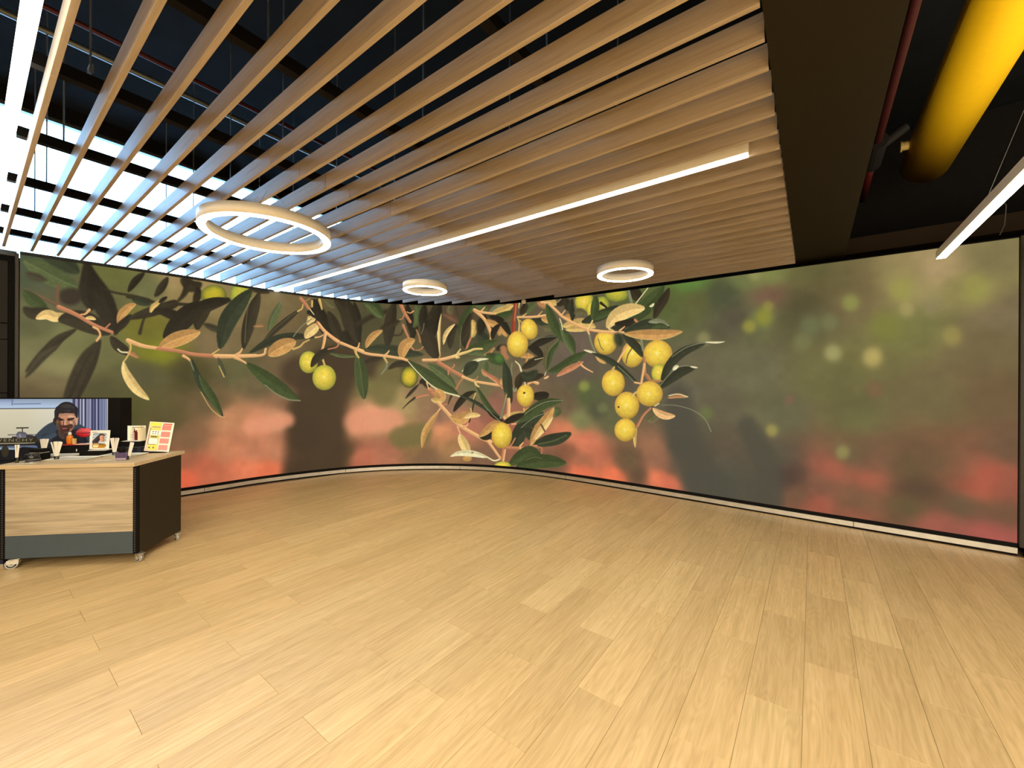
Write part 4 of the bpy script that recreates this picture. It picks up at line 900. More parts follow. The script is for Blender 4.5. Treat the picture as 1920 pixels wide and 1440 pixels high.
# plenum services
tag(MB().tube((-3.83, -3, 3.92), (-3.83, 7.4, 3.92), .016, n=10).build('sprinkler_pipe', M_RED, smooth=True), 'thin dull red pipe running above the oak slats', 'pipe')
tag(MB().tube((-5.2, -3, 4.55), (-5.2, 7.4, 4.55), .028, n=10).build('conduit', M_TRIM, smooth=True), 'dark conduit high under the ceiling slab above the slats', 'pipe')

# ================================================================== LIGHTS
def tube_light(x0, x1, y0, y1, zb, h, label, axis='X', lipw=.004):
    t = thing('linear_light', label, 'light', ((x0+x1)/2, (y0+y1)/2, zb)); cx, cy = (x0+x1)/2, (y0+y1)/2
    MB().cbox(x0-cx, x1-cx, y0-cy, y1-cy, .004, h, .002).build('housing', M_WHITE, t)
    e = lipw; MB().cbox(x0-cx+e, x1-cx-e, y0-cy+e, y1-cy-e, -.002, .0038, .001).build('diffuser', M_LED, t); return t
tube_light(-6.97, -.335, 2.955, 3.020, 3.072, .085, 'long white tube light set between the oak slats')
tube_light(-7.1, .6, .133, .181, 3.075, .085, 'white tube light along the near edge of the slats, top left').children[1].data.materials[0] = M_NEAR
def fill_uplight(t, watts):  # added lamp facing up, put in to brighten the yellow duct
    ul_ = bpy.data.lights.new('fill_uplight', 'AREA'); ul_.shape = 'RECTANGLE'; ul_.size = .05; ul_.size_y = 6.4; ul_.energy = watts; ul_.color = (1, .86, .66)
    uo = bpy.data.objects.new('fill_uplight', ul_); COL.objects.link(uo); uo.parent = t; uo.location = (0, 0, .08); uo.rotation_euler = (math.pi, 0, 0)
t = tube_light(.935, 1.005, -1.0, 5.49, 2.80, .075, 'white tube light hanging in the dark bay at the right')
fill_uplight(t, 48)
for y in (0.2, 2.2, 4.3): MB().tube((0, y-2.245, .075), (.63, y-2.245, 2.18), .0012, n=5).build('suspension_wire', M_STEEL, t)
for x in (2.5, 4.0):                                   # two unseen tubes added beyond the frame to brighten the duct
    tt = tube_light(x-.035, x+.035, -1.0, 5.49, 2.80, .075, 'unseen fill tube light added farther right in the open bay, %s' % ('nearer the duct' if x < 3 else 'nearest the right wall'))
    fill_uplight(tt, 120)
def ring(cx, cy, z, D, label):
    t = thing('ring_light', label, 'light', (cx, cy, z)); R = D/2; wd = .058 if D > .8 else .05; h = .085
    MB().lathe([(R-wd, .004), (R, .004), (R, h), (R-wd, h)], 72, closed=True).build('ring_housing', M_WHITE, t, True)
    for p_ in t.children[0].data.polygons: p_.use_smooth = abs(p_.normal.z) < .5
    MB().lathe([(R-wd+.003, 0), (R-.003, 0), (R-.003, .0035), (R-wd+.003, .0035)], 72, closed=True).build('diffuser', M_RING, t)
    for a in (-60, 60, 180):
        a = math.radians(a+30); MB().tube(((R-wd/2)*math.cos(a), (R-wd/2)*math.sin(a), h), (.0, .0, 3.20-z), .0013, n=5).build('wire', M_STEEL, t)
ring(-3.60, 1.485, 2.80, .94, 'largest white ring light hanging below the slats at left')
ring(-4.06, 3.57, 2.80, .565, 'small white ring light hanging near the middle of the slats')
ring(-1.67, 4.34, 2.80, .60, 'small white ring light hanging toward the right of the slats')
# unseen fill lamps added behind the camera: rows of ceiling panels
pc = 0
for x in (-5.5, -2.7, .1, 2.9):
    for y in (-1.2, -3.4, -5.6):
        t = thing('fill_panel', 'square ceiling fill light panel added unseen behind the camera', 'light', (x, y, 3.05), group='added fill panels behind the camera')
        MB().cbox(-.30, .30, -.30, .30, 0, .04, .003).build('frame', M_WHITE, t)
        la = bpy.data.lights.new('fill light panel', 'AREA'); la.shape = 'SQUARE'; la.size = .56; la.energy = FILL*{-5.5: .08, -2.7: .20, .1: 1.15, 2.9: 2.0}[x]; la.color = (1, .86, .66)
        lo = bpy.data.objects.new('fill_lamp', la); COL.objects.link(lo); lo.parent = t; lo.location = (0, 0, -.004)
        MB().cbox(-.285, .285, -.285, .285, -.003, -.0005, .001).build('diffuser', mat('fill diffuser', (1, .95, .85), .5, emit=2.0, ecol=(1, .9, .75)) if pc == 0 else bpy.data.materials['fill diffuser'], t); pc += 1

# yellow duct and red pipe in the right bay
t = thing('ventilation_duct', 'fat bright yellow round duct in the dark void at the right', 'duct', (1.04, 3, 4.17))
MB().tube((0, -6, 0), (0, 3.62, 0), .22, n=64).build('duct_body', M_YELLOW, t, True)
for p_ in t.children[0].data.polygons: p_.use_smooth = abs(p_.normal.y) < .5
b = MB().tube((-.20, 3.05, .02), (-.27, 3.05, .02), .045, n=16); b.tube((-.27, 3.05, .02), (-.285, 3.05, .02), .055, n=16); b.build('side_spigot', mat('yellow white spigot', (.55, .42, .12), .5, noise=.2), t)
t = thing('fire_pipe', 'dark red fire pipe running beside the brown bulkhead', 'pipe', (.475, 2, 3.85))
MB().tube((0, -6, 0), (0, 3.0, 0), .030, n=14).build('pipe_run', M_RED, t, True); MB().tube((0, 3.5, 0), (0, 4.5, 0), .034, n=14).build('pipe_run', M_RED, t, True)
MB().tube((0, 3.0, 0), (0, 3.5, 0), .075, n=16).build('coupling', M_BLACK, t); MB().tube((.03, 3.25, .05), (.22, 3.25, .18), .045, n=14).build('branch', M_BLACK, t)
MB().tube((0, 4.5, 0), (0, 4.53, 0), .028, n=14).build('pipe_end', M_STEEL, t)
def wire(x, y, z0): tag(MB().tube((x, y, z0), (x, y, ZC), .002, n=5).build('ceiling_wire', M_STEEL), 'hair-thin wire dropping through the dark bay by the tube light', 'wire', 'thin wires in the right bay')
for x, y, z in ((1.35, 4.8, 3.35), (1.52, 5.4, 3.3), (1.9, 5.3, 3.4)): wire(x, y, z)
b = MB(); Pq = [(1.30, 5.9, 3.36), (1.36, 5.88, 3.40), (1.42, 5.86, 3.40), (1.46, 5.84, 3.30), (1.45, 5.84, 3.12), (1.42, 5.84, 3.03)]
for a, c in zip(Pq[:-1], Pq[1:]): b.tube(a, c, .004, n=6)
tag(b.build('loose_cable', M_TRIM), 'loose grey cable curling down behind the right tube light', 'cable')
# sprinkler / sensor head near the wall top
t = thing('smoke_sensor', 'small white sensor head hanging below the slats at the wall', 'sensor', (-4.05, 5.80, 2.985))
MB().lathe([(0, .0), (.022, .002), (.034, .012), (.040, .035), (.042, .055), (.036, .075), (0, .076)], 24).build('sensor_body', M_WHITE, t, True)
MB().tube((0, 0, .076), (0, 0, .13), .012, n=10).build('stem', M_BLACK, t); MB().lathe([(0, -.018), (.012, -.012), (.018, 0), (0, .001)], 16).build('lens', M_BLACK, t, True)
tag(MB().tube((-2.6, 4.2, 3.088), (-2.62, 4.2, 3.088), .003, n=6).build('slat_clip', M_STEEL), 'bright little clip on a slat near the middle', 'clip')

# ================================================================== COUNTER (local frame: x = along the front to the left, y = depth)
TH = math.radians(-135.6); C0 = Vector((-4.76358, .88692, 0))
def W(a, b, z=0):
    return Vector((C0.x+a*math.cos(TH)+b*math.cos(TH-math.pi/2), C0.y+a*math.sin(TH)+b*math.sin(TH-math.pi/2), z))
# local x runs to the LEFT seen from the camera and y runs back; a right-handed frame needs x' = -a
RZ = TH+math.pi          # local +x = towards the right end, local +y = back
def at(name, label, cat, a, b, z, rz=0, group=None): return thing(name, label, cat, W(a, b, z), RZ+rz, group)
t = at('display_counter', 'oak fronted shop counter with dark sides on four castors', 'counter', 0, 0, 0)
# in local coordinates x = -a
MB().cbox(-1.055, .0, 0, .665, .857, .89, .0015).build('worktop', M_TOP, t)
MB().cbox(-1.0, -.030, .028, .046, .283, .853, .001).build('front_panel', M_PANEL, t)
MB().cbox(-1.0, -.030, .028, .046, .090, .281, .001).build('kick_panel', M_SLATE, t)
MB().cbox(-.018, .004, .060, .605, .080, .856, .0015).build('side_panel', M_BROWN, t); MB().cbox(-1.046, -1.026, .060, .605, .080, .856, .0015).build('side_panel', M_BROWN, t)
MB().cbox(-1.026, -.018, .588, .605, .090, .856, .001).build('back_panel', M_BROWN, t); MB().box(-1.026, -.018, .046, .588, .086, .10).build('base_shelf', M_BROWN, t)
M_SLOT = mat('slot grey', (.10, .10, .095), .4, .5, noise=.1)  # grey slot marks set on the black posts
for x in (-.029, -1.034):
    MB().cbox(x, x+.032, .026, .060, .084, .856, .001).build('post', M_BLACK, t)
    s = MB()
    for i in range(38): s.box(x+.011, x+.020, .0245, .0262, .10+i*.0196, .110+i*.0196)
    o = s.build('slots', M_SLOT, t.children[-1]); o['kind'] = 'stuff'
def castor(x, y, rz):
    c = empty('castor'); c.parent = t; c.location = (x, y, 0); c.rotation_euler = (0, 0, rz)
    def sub(b, n, m, sm=False): 
        o = b.build(n, m, c, sm); return o
    b = MB(); b.box(-.026, .026, -.03, .03, .080, .084); b.tube((0, 0, .070), (0, 0, .081), .018, n=14)
    b.cbox(-.016, -.013, -.022, .05, .038, .074, .001); b.cbox(.013, .016, -.022, .05, .038, .074, .001); b.box(-.016, .016, -.022, .03, .068, .074)
    sub(b, 'fork', M_ALU)
    w_ = MB(); w_.tube((-.010, .022, .040), (.010, .022, .040), .040, n=28); sub(w_, 'tyre', M_RUBBER)
    w_ = MB(); w_.tube((-.012, .022, .040), (.012, .022, .040), .030, n=24); sub(w_, 'wheel_ring', M_BLACK)
    w_ = MB(); w_.tube((-.0135, .022, .040), (.0135, .022, .040), .022, n=20); w_.tube((-.02, .022, .040), (.02, .022, .040), .007, n=8); sub(w_, 'hub', M_RUBBER)
for x, y, r in ((.012, .050, 1.0), (-.945, .055, 2.0), (.010, .540, .8), (-.945, .54, 1.7)): castor(x, y, r)

# navy cabinet standing against the counter's left end
t2 = at('side_cabinet', 'glossy navy cabinet edge beside the counter\'s left end', 'cabinet', 1.07, .085, 0)
MB().cbox(-.95, 0, 0, .62, .03, .80, .002).build('cabinet_body', M_NAVY, t2); MB().cbox(-.95, .01, -.01, .63, 0, .030, .002).build('plinth', M_ALU, t2); MB().cbox(-.955, .005, -.005, .625, .80, .82, .002).build('cabinet_top', M_BLACK, t2)

# lit advertising display behind the counter
DA0, DA1, DZ0, DZ1 = .822, 2.06, .70, 1.422
t3 = at('advertising_display', 'big lit display behind the counter showing a dark-haired man', 'display', .70, .80, 0)
MB().cbox(-1.40, 0, .0, .16, .66, 1.428, .003).build('display_frame', M_BLACK, t3)
MB().cbox(-1.40, 0, .02, .45, 0, .66, .003).build('display_base', M_BLACK, t3)
# picture: columns run from photo-left to photo-right; brush units are picture units of about 4 mm
SC_ = 4; DW, DH = 263*SC_, 150*SC_
dx = (np.arange(DW)+.5)/SC_-60; dz = -((np.arange(DH)+.5)/SC_)[::-1]      # x from -60..203, z = -(y-748)
im = np.zeros((DH, DW, 3)); im[:] = (229, 219, 188)
gy = (-dz)[:, None, None]; gx = dx[None, :, None]
im = im*(1-.12*np.clip(gy/80, 0, 1))+np.clip((gx-40)/60, 0, 1)*np.array((3, 6, 14))
def S(z, kind, col, w0, w1, pts, soft=.6, rib=0):
    x0, y0, s = {'a': (0, 735, 9.93), 'b': (100, 740, 9.93), 'p': (0, 0, 1)}[z]
    P = [(x0+x/s, -(y0+y/s-748)) for x, y in pts]; stroke(im, dx, dz, kind, col, soft, w0/s, w1/s, rib, np.eye(2), P)
S('a', 'R', (168, 186, 208), 92, 92, [(-700, 212), (1500, 212)], .3); S('a', 'R', (150, 166, 196), 40, 40, [(-700, 160), (220, 170)], 1.5); S('a', 'R', (120, 134, 170), 10, 10, [(255, 225), (745, 218)]); S('a', 'R', (118, 130, 166), 12, 12, [(225, 130), (225, 240)])
S('a', 'R', (76, 84, 96), 9, 9, [(-700, 312), (1010, 306)])
S('b', 'R', (104, 108, 138), 330, 330, [(680, 20), (680, 1500)], .3)
for x, w0, c in ((375, 24, (70, 66, 98)), (430, 26, (146, 146, 168)), (500, 12, (178, 180, 198)), (560, 26, (182, 184, 200)), (640, 34, (132, 136, 164)), (690, 14, (160, 162, 186)), (760, 16, (88, 92, 130)), (810, 22, (150, 154, 182)), (880, 34, (124, 130, 162)), (955, 34, (118, 130, 160)), (988, 8, (176, 184, 204))): S('b', 'R', c, w0, w0, [(x, 40), (x, 1200)], 1.2)
for x, w0 in ((470, 14), (530, 10), (592, 14), (722, 11), (782, 10), (842, 13)): S('b', 'R', (46, 46, 78), w0, w0, [(x, 40), (x+4, 1200)], .9)
# jacket, neck, head
S('a', 'L', (52, 62, 72), 330, 0, [(440, 1250), (860, 1000), (1150, 860), (1560, 1000), (1900, 1300)], 1.2)
S('a', 'R', (48, 56, 66), 150, 300, [(880, 930), (1160, 1000), (1300, 1200)], 1.0); S('a', 'R', (30, 32, 38), 190, 190, [(700, 1100), (1200, 1250)], 2)
S('b', 'R', (34, 36, 44), 150, 230, [(440, 800), (500, 1150)], 1.0); S('b', 'R', (28, 28, 34), 260, 260, [(220, 880), (250, 1200)], 1.5); S('a', 'R', (62, 76, 88), 60, 50, [(780, 900), (1000, 800)], 3)
S('b', 'R', (70, 52, 46), 110, 130, [(215, 600), (205, 720)], .8); S('b', 'O', 9, 44, 70, [(30, 500)], .6); S('b', 'R', (206, 158, 124), 26, 18, [(440, 440), (425, 560)], .8)
S('b', 'R', (42, 38, 38), 196, 196, [(236, 330), (250, 330)], .8); S('b', 'R', (196, 140, 108), 172, 166, [(234, 450), (234, 530)], .8); S('b', 'R', (190, 136, 104), 130, 130, [(190, 400), (290, 400)], .8); S('b', 'R', (186, 128, 98), 160, 110, [(234, 560), (226, 610)], .9)
S('b', 'R', (120, 78, 56), 50, 40, [(78, 460), (110, 620)], 2.5); S('b', 'R', (214, 164, 130), 40, 40, [(300, 400), (330, 400)], 3); S('b', 'R', (216, 168, 132), 30, 24, [(330, 520), (340, 560)], 2.5)
S('b', 'R', (42, 38, 39), 72, 66, [(95, 285), (180, 240), (300, 235), (390, 285)], .8); S('b', 'R', (42, 38, 39), 22, 20, [(150, 335), (240, 325), (350, 335)], 1.2); S('b', 'R', (40, 37, 38), 50, 22, [(60, 320), (35, 480)], .8); S('b', 'R', (40, 37, 38), 46, 14, [(410, 310), (432, 430)], .8)
S('b', 'R', (58, 54, 56), 22, 22, [(150, 215), (260, 190), (370, 240)], 2); S('b', 'R', (72, 66, 66), 8, 8, [(200, 240), (300, 230)], 1.5)
S('b', 'R', (44, 32, 28), 15, 12, [(75, 450), (120, 462), (172, 470)], .9); S('b', 'R', (44, 32, 28), 12, 14, [(262, 468), (320, 455), (372, 452)], .9)
S('b', 'R', (58, 38, 30), 12, 10, [(95, 482), (160, 484)], .9); S('b', 'R', (58, 38, 30), 10, 10, [(272, 484), (345, 478)], .9)
S('b', 'R', (128, 84, 62), 12, 18, [(188, 490), (182, 570)], 1.2); S('b', 'R', (222, 174, 138), 14, 18, [(214, 500), (214, 560)], 1.2); S('b', 'R', (96, 58, 44), 10, 10, [(180, 590), (240, 590)], 1)
S('b', 'R', (84, 50, 40), 38, 44, [(110, 610), (220, 625), (320, 600)], 2); S('b', 'R', (70, 42, 34), 50, 40, [(170, 670), (260, 670)], 2); S('b', 'R', (168, 92, 84), 12, 10, [(165, 640), (240, 640)], .9)
S('b', 'R', (90, 60, 46), 26, 16, [(90, 560), (115, 650)], 2)
# shelf with model plane, lettering board, dark goods
S('a', 'R', (62, 56, 62), 20, 20, [(240, 850), (660, 850)], 1); S('a', 'R', (106, 104, 116), 70, 60, [(370, 810), (440, 810)], .8); S('a', 'R', (146, 144, 152), 16, 16, [(370, 800), (385, 850)], .8)
S('a', 'R', (52, 42, 34), 11, 11, [(310, 672), (520, 670)]); S('a', 'R', (60, 50, 44), 10, 8, [(415, 680), (415, 760)]); S('a', 'R', (74, 68, 66), 8, 6, [(155, 800), (300, 798)]); S('a', 'R', (84, 76, 78), 7, 5, [(490, 798), (660, 800)]); S('a', 'R', (50, 46, 54), 18, 8, [(500, 825), (600, 825), (670, 860)])
S('a', 'R', (52, 45, 24), 52, 48, [(-700, 910), (650, 905)], .4); S('a', 'R', (196, 190, 160), 7, 5, [(-700, 972), (640, 955)]); S('a', 'R', (40, 34, 30), 28, 22, [(-700, 1004), (600, 985)], .6)
S('a', 'R', (104, 120, 150), 60, 60, [(-700, 1080), (640, 1060)], 1); S('a', 'R', (150, 168, 176), 18, 16, [(-100, 1040), (260, 1060)], 1); S('a', 'R', (26, 24, 28), 130, 120, [(-700, 1210), (280, 1200)], 1); S('a', 'O', 9, 70, 110, [(100, 1110)], 1)
S('a', 'R', (24, 22, 24), 120, 110, [(440, 1150), (900, 1180)], 1); S('a', 'R', (176, 60, 36), 22, 14, [(-700, 1360), (0, 1335), (300, 1300)], 1)
m_ad = picture_mat('advert picture', make_image('advert picture', im), .92, .3)
def sheet(name, x0, x1, z0, z1, y, m, parent, th=.002):
    """thin upright sheet with picture on its front (towards -y)"""
    me = bpy.data.meshes.new(name); v = [(x, yy, z) for yy in (y, y+th) for z in (z0, z1) for x in (x0, x1)]
    me.from_pydata(v, [], [(0, 1, 3, 2), (5, 4, 6, 7), (1, 5, 7, 3), (4, 0, 2, 6), (2, 3, 7, 6), (4, 5, 1, 0)]); me.materials.append(m); me.materials.append(M_PAPER)
    me.polygons.foreach_set('material_index', [0, 1, 1, 1, 1, 1]); ul = me.uv_layers.new(name='UVMap')
    for li, u in zip(me.polygons[0].loop_indices, ((0, 0), (1, 0), (1, 1), (0, 1))): ul.data[li].uv = u
    return link(name, me, parent)
# picture spans photo x -60..203 <-> a 2.053..0.808 ; z 1.42 .. 0.613
o = sheet('screen', -(2.0635-.70), -(.808-.70), 1.42-.008*0-150*.00538, 1.420, -.0035, m_ad, t3); o.data.materials[1] = M_BLACK
tx = bpy.data.curves.new('lettering', 'FONT'); tx.body = 'GIVENCHY'; tx.size = .042; tx.extrude = .0003; tx.space_character = 1.25
to = bpy.data.objects.new('tmp', tx); COL.objects.link(to); bpy.context.view_layer.update()
me = bpy.data.meshes.new_from_object(to); bpy.data.objects.remove(to); me.name = 'lettering'
xs = [v.co.x for v in me.vertices]; wd = max(xs)-min(xs); mn = min(xs)
for v in me.vertices: v.co.x = (v.co.x-mn)/wd*.395
me.materials.clear(); me.materials.append(mat('dull gilt lettering', (.1, .09, .05), .5, emit=.16, ecol=(1, .92, .72), noise=.02))
o = link('lettering', me, t3); o.rotation_euler = (math.pi/2, 0, 0); o.location = (-(1.777-.70)-.100, -.0042, .9885)

# ------------------------------------------------------------------ goods on the worktop
ZT = .890
def tray(label, a, b, w_, d, ang=0):
    t = at('white_tray', label, 'tray', a, b, ZT, ang)
    b_ = MB(); b_.cbox(-w_/2+.012, w_/2-.012, -d/2+.012, d/2-.012, 0, .004, .001)
    for s in (-1, 1):
        for k in range(2):
            pass
    n = len(b_.v)
    O_ = [(-w_/2, -d/2), (w_/2, -d/2), (w_/2, d/2), (-w_/2, d/2)]; I_ = [(x*(1-.026/w_), y*(1-.026/d)) for x, y in O_]
    b_.v += [(x, y, .012) for x, y in O_]+[(x, y, .004) for x, y in I_]+[(x, y, .010) for x, y in O_]+[(x, y, .001) for x, y in I_]
    for i in range(4):
        j = (i+1) % 4; b_.f += [(n+i, n+j, n+4+j, n+4+i), (n+8+j, n+8+i, n+12+i, n+12+j), (n+j, n+i, n+8+i, n+8+j)]; b_.mi += [0]*3
    b_.build('dish', M_PLATE, t); o = MB()
    o.box(-.02, .02, -d/2+.02, -d/2+.023, .0041, .0044); o.build('printed_mark', M_INK, t); return t
tray('white rectangular tray at the front of the counter under the middle fan of strips', .675, .262, .33, .18)
tray('white rectangular tray at the back left of the counter', .945, .445, .33, .16)
tray('white rectangular tray at the right of the counter beside the purple bottle', .385, .425, .33, .15)
def cup(label, a, b, z, h, r, gname, n, spread, sl, face=0, lean=0):
    t = at('glass_cup', label, 'cup', a, b, z)
    MB().lathe([(0, 0), (r, 0), (r*1.1, h), (r*1.1-.002, h), (r-.002, .004), (0, .004)], 20).build('cup_body', M_GLASS, t, True)
    for i in range(n):
        f = (i/(n-1)-.5)*2 if n > 1 else 0
        ang = f*spread+lean
        s = at('scent_strip', gname, 'paper strip', a, b, z+.006, 0, 'white scent strips '+gname.split('strip ', 1)[1])
        o = MB().cbox(-.0065, .0065, -.0004, .0004, 0, sl, .0002).build('paper', M_PAPER, s)
        s.rotation_euler = (math.radians(random.uniform(-3, 3)), ang, RZ+math.radians(6*f)); s.location = W(a-f*r*.25, b+(i % 3-1)*.003, z+.006)
cup('small glass cup on the back left tray holding a fan of strips', 1.075, .44, ZT+.005, .03, .016, 'thin white paper strip standing in the glass cup on the back left tray', 7, .17, .155)
cup('small glass cup on the front tray holding a fan of strips', .795, .235, ZT+.005, .03, .016, 'thin white paper strip standing in the glass cup on the front tray', 7, .26, .155)
cup('small glass cup on the right tray holding a fan of strips', .462, .415, ZT+.005, .03, .016, 'thin white paper strip standing in the glass cup on the right tray', 7, .22, .160)
cup('narrow glass tube left of the black jar holding upright strips', 1.005, .125, ZT, .045, .012, 'thin white paper strip standing in the narrow glass tube at the left', 4, .06, .150)
cup('narrow glass tube right of the purple bottle holding leaning strips', .170, .170, ZT, .035, .010, 'thin white paper strip leaning in the glass tube right of the purple bottle', 3, .05, .155, lean=.20)
t = at('cosmetic_jar', 'low round black jar at the left front of the counter', 'jar', .905, .15, ZT)
MB().lathe([(0, 0), (.044, 0), (.046, .004), (.046, .068), (.042, .072), (0, .072)], 32).build('jar_body', mat('smoky black glass', (.012, .013, .014), .12, noise=.1), t, True)
MB().lathe([(.0465, .018), (.0475, .02), (.0475, .026), (.0465, .028)], 32).build('grey_band', mat('grey satin band', (.10, .10, .11), .3, noise=.1), t); MB().lathe([(.044, .0), (.047, .0), (.047, .008), (.044, .008)], 32).build('foot_ring', M_STEEL, t)
t = at('black_box', 'small flat black box behind the low round jar', 'box', .965, .275, ZT)
MB().cbox(-.055, .055, -.04, .04, 0, .062, .002).build('box_body', M_BLACK, t); MB().cbox(-.05, .05, -.035, .035, .062, .066, .001).build('white_edge', M_PAPER, t); MB().cbox(-.052, .052, -.037, .037, .066, .098, .002).build('box_lid', M_BLACK, t)
# display blocks
t = at('display_block', 'black block carrying the red tray, orange bottle and lips sign', 'stand', .90, .60, ZT)
MB().cbox(-.125, .125, -.07, .07, 0, .088, .002).build('block_body', M_BLACK, t); MB().box(.02, .028, -.0715, -.07, .03, .052).build('pale_mark', M_PAPER, t)
t = at('red_tray', 'thin glossy red tray on the black block', 'tray', .90, .60, ZT+.088); MB().cbox(-.12, .12, -.065, .065, 0, .006, .002).build('red_base', mat('glossy red', (.62, .05, .03), .15, noise=.03), t); MB().cbox(.0, .12, -.066, .0, .006, .009, .001).build('white_insert', M_PAPER, t)
t = at('perfume_bottle', 'orange perfume bottle with pale cap on the red tray', 'bottle', .975, .58, ZT+.094)
MB().lathe([(0, 0), (.020, 0), (.024, .02), (.026, .05), (.022, .078), (.012, .088), (0, .088)], 24).build('orange_glass', mat('amber glass', (.80, .22, .01), .1, noise=.35, nscale=25), t, True); MB().lathe([(0, .088), (.012, .088), (.013, .105), (.008, .118), (0, .12)], 18).build('cap', M_WHITE, t, True)
MB().cbox(.028, .050, -.012, .012, 0, .055, .002).build('small_flask', mat('pale gold glass', (.75, .55, .22), .1, noise=.2, nscale=30), t)
t = at('lips_sign', 'red glossy lips shaped sign on a thin stem above the red tray', 'sign', .865, .60, ZT+.097)
L1 = [(-.078, .103), (-.062, .128), (-.040, .147), (-.018, .153), (0, .146), (.020, .154), (.045, .146), (.066, .122), (.084, .104), (.060, .082), (.030, .066), (0, .062), (-.030, .066), (-.058, .082)]
def flat(pts, name, m, par, y0, y1):
    b = MB(); n = len(pts); b.v = [(x, y0, z) for x, z in pts]+[(x, y1, z) for x, z in pts]
    for i in range(n): j = (i+1) % n; b.f.append((i, j, n+j, n+i)); b.mi.append(0)
    cx_ = sum(p[0] for p in pts)/n; cz_ = sum(p[1] for p in pts)/n; b.v += [(cx_, y0-.008, cz_), (cx_, y1, cz_)]
    for i in range(n): j = (i+1) % n; b.f += [(j, i, 2*n), (n+i, n+j, 2*n+1)]; b.mi += [0, 0]
    return b.build(name, m, par, True)
flat([(x, z if z > .1 else .104) for x, z in L1], 'upper_lip', mat('pink lip gloss', (.72, .10, .13), .12, noise=.25, nscale=30), t, -.004, .004)
flat([(x, z if z < .103 else .099) for x, z in L1], 'lower_lip', mat('red lip gloss', (.60, .015, .03), .10, noise=.25, nscale=30), t, -.006, .004)
MB().tube((.048, 0, 0), (.048, 0, .085), .003, n=8).build('stem', M_WHITE, t); MB().cbox(.03, .066, -.02, .02, -.0, .004, .001).build('foot', M_WHITE, t)
t = at('display_block', 'low black block carrying the picture card of a woman', 'stand', .665, .50, ZT)
MB().cbox(-.105, .105, -.075, .075, 0, .044, .002).build('block_body', M_BLACK, t); MB().cbox(-.05, .10, -.05, .06, .044, .050, .001).build('cream_top', M_PAPER, t)
# small printed cards, with a faint glow added to the print
def card_img(name, w_, h_, fn):
    global im, dx, dz
    k = 8; dx = (np.arange(w_*k)+.5)/k; dz = (np.arange(h_*k)+.5)/k-h_; im = np.zeros((h_*k, w_*k, 3)); im[:] = (240, 236, 222); fn(); return picture_mat(name, make_image(name, im), .12, .4, 1)
def Q(kind, col, w0, w1, pts, soft=.3, rib=0): stroke(im, dx, dz, kind, col, soft, w0, w1, rib, np.eye(2), [(x, -y) for x, y in pts])
def woman():
    Q('R', (176, 190, 204), 9, 9, [(13, 14), (19, 14)]); Q('R', (176, 190, 204), 4, 4, [(8, 9), (24, 9)]); Q('R', (176, 190, 204), 4, 4, [(8, 20), (24, 20)])
    Q('R', (170, 126, 50), 4, 4, [(8, 29), (24, 29)]); Q('R', (62, 56, 62), 3.2, 5, [(20, 9.5), (15, 13), (9, 22)]); Q('R', (62, 56, 62), 2.2, 1.2, [(17, 8.5), (24, 9.5)]); Q('R', (206, 152, 124), 4, 3.2, [(20, 13), (21, 19)], .5); Q('R', (150, 96, 80), .8, .6, [(22, 14), (24, 14)]); Q('R', (160, 70, 66), .6, .5, [(22, 18.5), (24, 18.5)])
    Q('R', (120, 78, 50), 1.2, .8, [(6, 24), (14, 25), (24, 26)]); Q('R', (214, 178, 110), 4, 4, [(9, 28), (12, 28)]); Q('R', (238, 222, 170), 2.4, 2.4, [(8, 29), (12, 29)]); Q('R', (70, 66, 70), .35, .35, [(4, 3.4), (11, 3.4)]); Q('R', (70, 66, 70), .3, .3, [(3, 3), (5, 4)])
mw = card_img('woman card', 33, 35, woman)
t = at('picture_card', 'white picture card of a dark-haired woman in profile', 'card', .672, .52, ZT+.050); sheet('card_face', -.088, .082, 0, .182, 0, mw, t, .003); MB().cbox(-.07, .065, -.02, .03, 0, .003, .001).build('card_foot', M_PAPER, t); t.rotation_euler = (math.radians(-5), 0, RZ)
t = at('display_block', 'tall black stand with a ledge carrying the red bottle picture', 'stand', .42, .585, ZT)
MB().cbox(-.105, .105, -.07, .07, .062, .118, .002).build('block_body', M_BLACK, t); MB().cbox(-.10, .10, -.05, .06, 0, .062, .002).build('block_neck', M_NAVY, t); MB().cbox(-.10, .11, -.075, .0, 0.062, .066, .001).build('glass_ledge', M_SLATE, t)
def bottle_pic():
    Q('R', (214, 200, 162), 9, 9, [(24, 10), (24, 27)], 3); Q('R', (232, 226, 200), 7, 7, [(7, 10), (7, 26)], 3); Q('R', (58, 40, 36), .5, .5, [(9, 3.6), (25, 3.6)]); Q('R', (92, 30, 26), 2.8, 2.8, [(15, 15), (15, 31)], .3); Q('R', (110, 44, 36), 1.6, 1.2, [(12, 13), (16, 11)]); Q('R', (84, 26, 24), .8, .6, [(12, 7), (12, 12)]); Q('R', (212, 202, 184), 3.4, 3.4, [(8.5, 16), (8.5, 31)], .3); Q('R', (150, 110, 96), .3, .3, [(5, 20), (12, 20)]); Q('R', (150, 110, 96), .3, .3, [(5, 25), (12, 25)])
mb_ = card_img('bottle card', 32, 32, bottle_pic)
t = at('picture_card', 'cream picture card of a dark red bottle on the tall black stand', 'card', .402, .60, ZT+.118); sheet('card_face', -.082, .082, 0, .150, 0, mb_, t, .003); MB().cbox(-.085, .08, -.07, .0, 0, .004, .001).build('card_foot', M_PAPER, t)
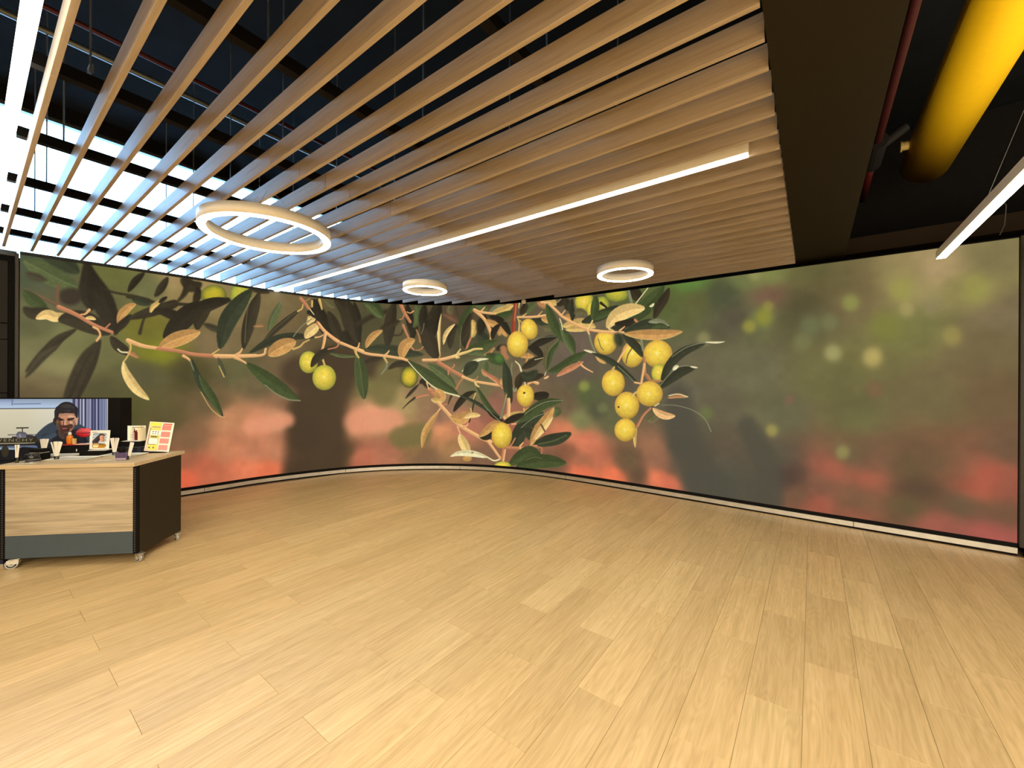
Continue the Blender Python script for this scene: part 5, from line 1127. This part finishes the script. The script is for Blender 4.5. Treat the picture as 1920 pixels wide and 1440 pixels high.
def leaflet():
    K_ = lambda col, x0, y0, x1, y1: Q('Q', col, 1, 1, [(x0, y0), (x1, y1)])
    K_((240, 214, 164), 1, 1, 22, 55); K_((240, 230, 96), 2, 1, 21, 8); K_((240, 230, 110), 2, 43, 21, 53); K_((242, 208, 184), 1, 24, 5, 55); K_((226, 218, 110), 5, 11, 21, 16); K_((250, 248, 240), 4, 16.5, 22, 25); K_((196, 198, 110), 6, 26, 20, 31); K_((250, 249, 242), 5, 32, 19, 42)
    K_((70, 66, 44), 6, 9.6, 20, 10.4); K_((90, 88, 50), 7, 27.5, 17, 29.5)
    for x in (8, 12.5, 17): K_((80, 74, 66), x, 18, x+2, 20); K_((110, 100, 92), x, 22, x+2, 23.5)
    Q('R', (124, 118, 104), .5, .5, [(4, 12), (3.5, 30), (4.2, 42), (8, 43.4), (17, 43.4)]); K_((120, 116, 90), 6, 48, 9, 50.5); K_((120, 116, 90), 13, 48, 16, 50.5)
    K_((214, 120, 106), 24, 2, 40, 5)
    for y0, y1, col in ((5.5, 15, (222, 124, 112)), (18, 28, (220, 130, 120)), (31, 40.5, (226, 138, 128)), (43.5, 53, (232, 150, 138))):
        K_(col, 23.5, y0, 39, y1)
        for q in range(4): K_((238, 186, 176), 25, y0+1.4+q*2.1, 37.5, y0+1.9+q*2.1)
ml = card_img('leaflet print', 43, 56, leaflet)
t = at('leaflet_stand', 'yellow and pink printed leaflet in a clear stand at the counter corner', 'leaflet', .195, .55, ZT+.001); t.rotation_euler = (0, 0, RZ+math.radians(4))
for o in (sheet('leaflet', -.104, .112, .012, .305, 0, ml, t, .002), MB().cbox(-.112, .116, .003, .006, .012, .307, .0005).build('acrylic_back', M_GLASS, t)): o.rotation_euler = (math.radians(-9), math.radians(5), 0); MB().cbox(-.106, .10, -.03, .05, 0, .003, .001).build('acrylic_foot', M_GLASS, t)
t = at('perfume_bottle', 'square purple perfume bottle with black cap at the counter front', 'bottle', .215, .165, ZT)
MB().cbox(-.046, .046, -.022, .022, 0, .070, .006).build('bottle_glass', mat('violet glass', (.10, .075, .16), .12, noise=.4, nscale=35), t); MB().cbox(-.046, .046, -.0225, -.0215, .004, .020, .0005).build('clear_foot', mat('pale violet foot', (.45, .38, .45), .2, noise=.2), t)
MB().lathe([(0, .070), (.018, .070), (.026, .082), (.030, .095), (.022, .118), (.010, .125), (0, .126)], 18).build('cap', M_BLACK, t, True)
tag(MB().cbox(-.055, .055, -.012, .012, 0, .001, .0003).build('blotter_card', M_PAPER, loc=W(.36, .155, ZT), rz=RZ+.5), 'blank white card lying flat in front of the right tray', 'card')
tag(MB().cbox(-.075, .075, -.008, .008, 0, .001, .0003).build('blotter_card', M_PAPER, loc=W(.885, .068, ZT), rz=RZ+.08), 'narrow white strip lying flat below the round jar', 'card')
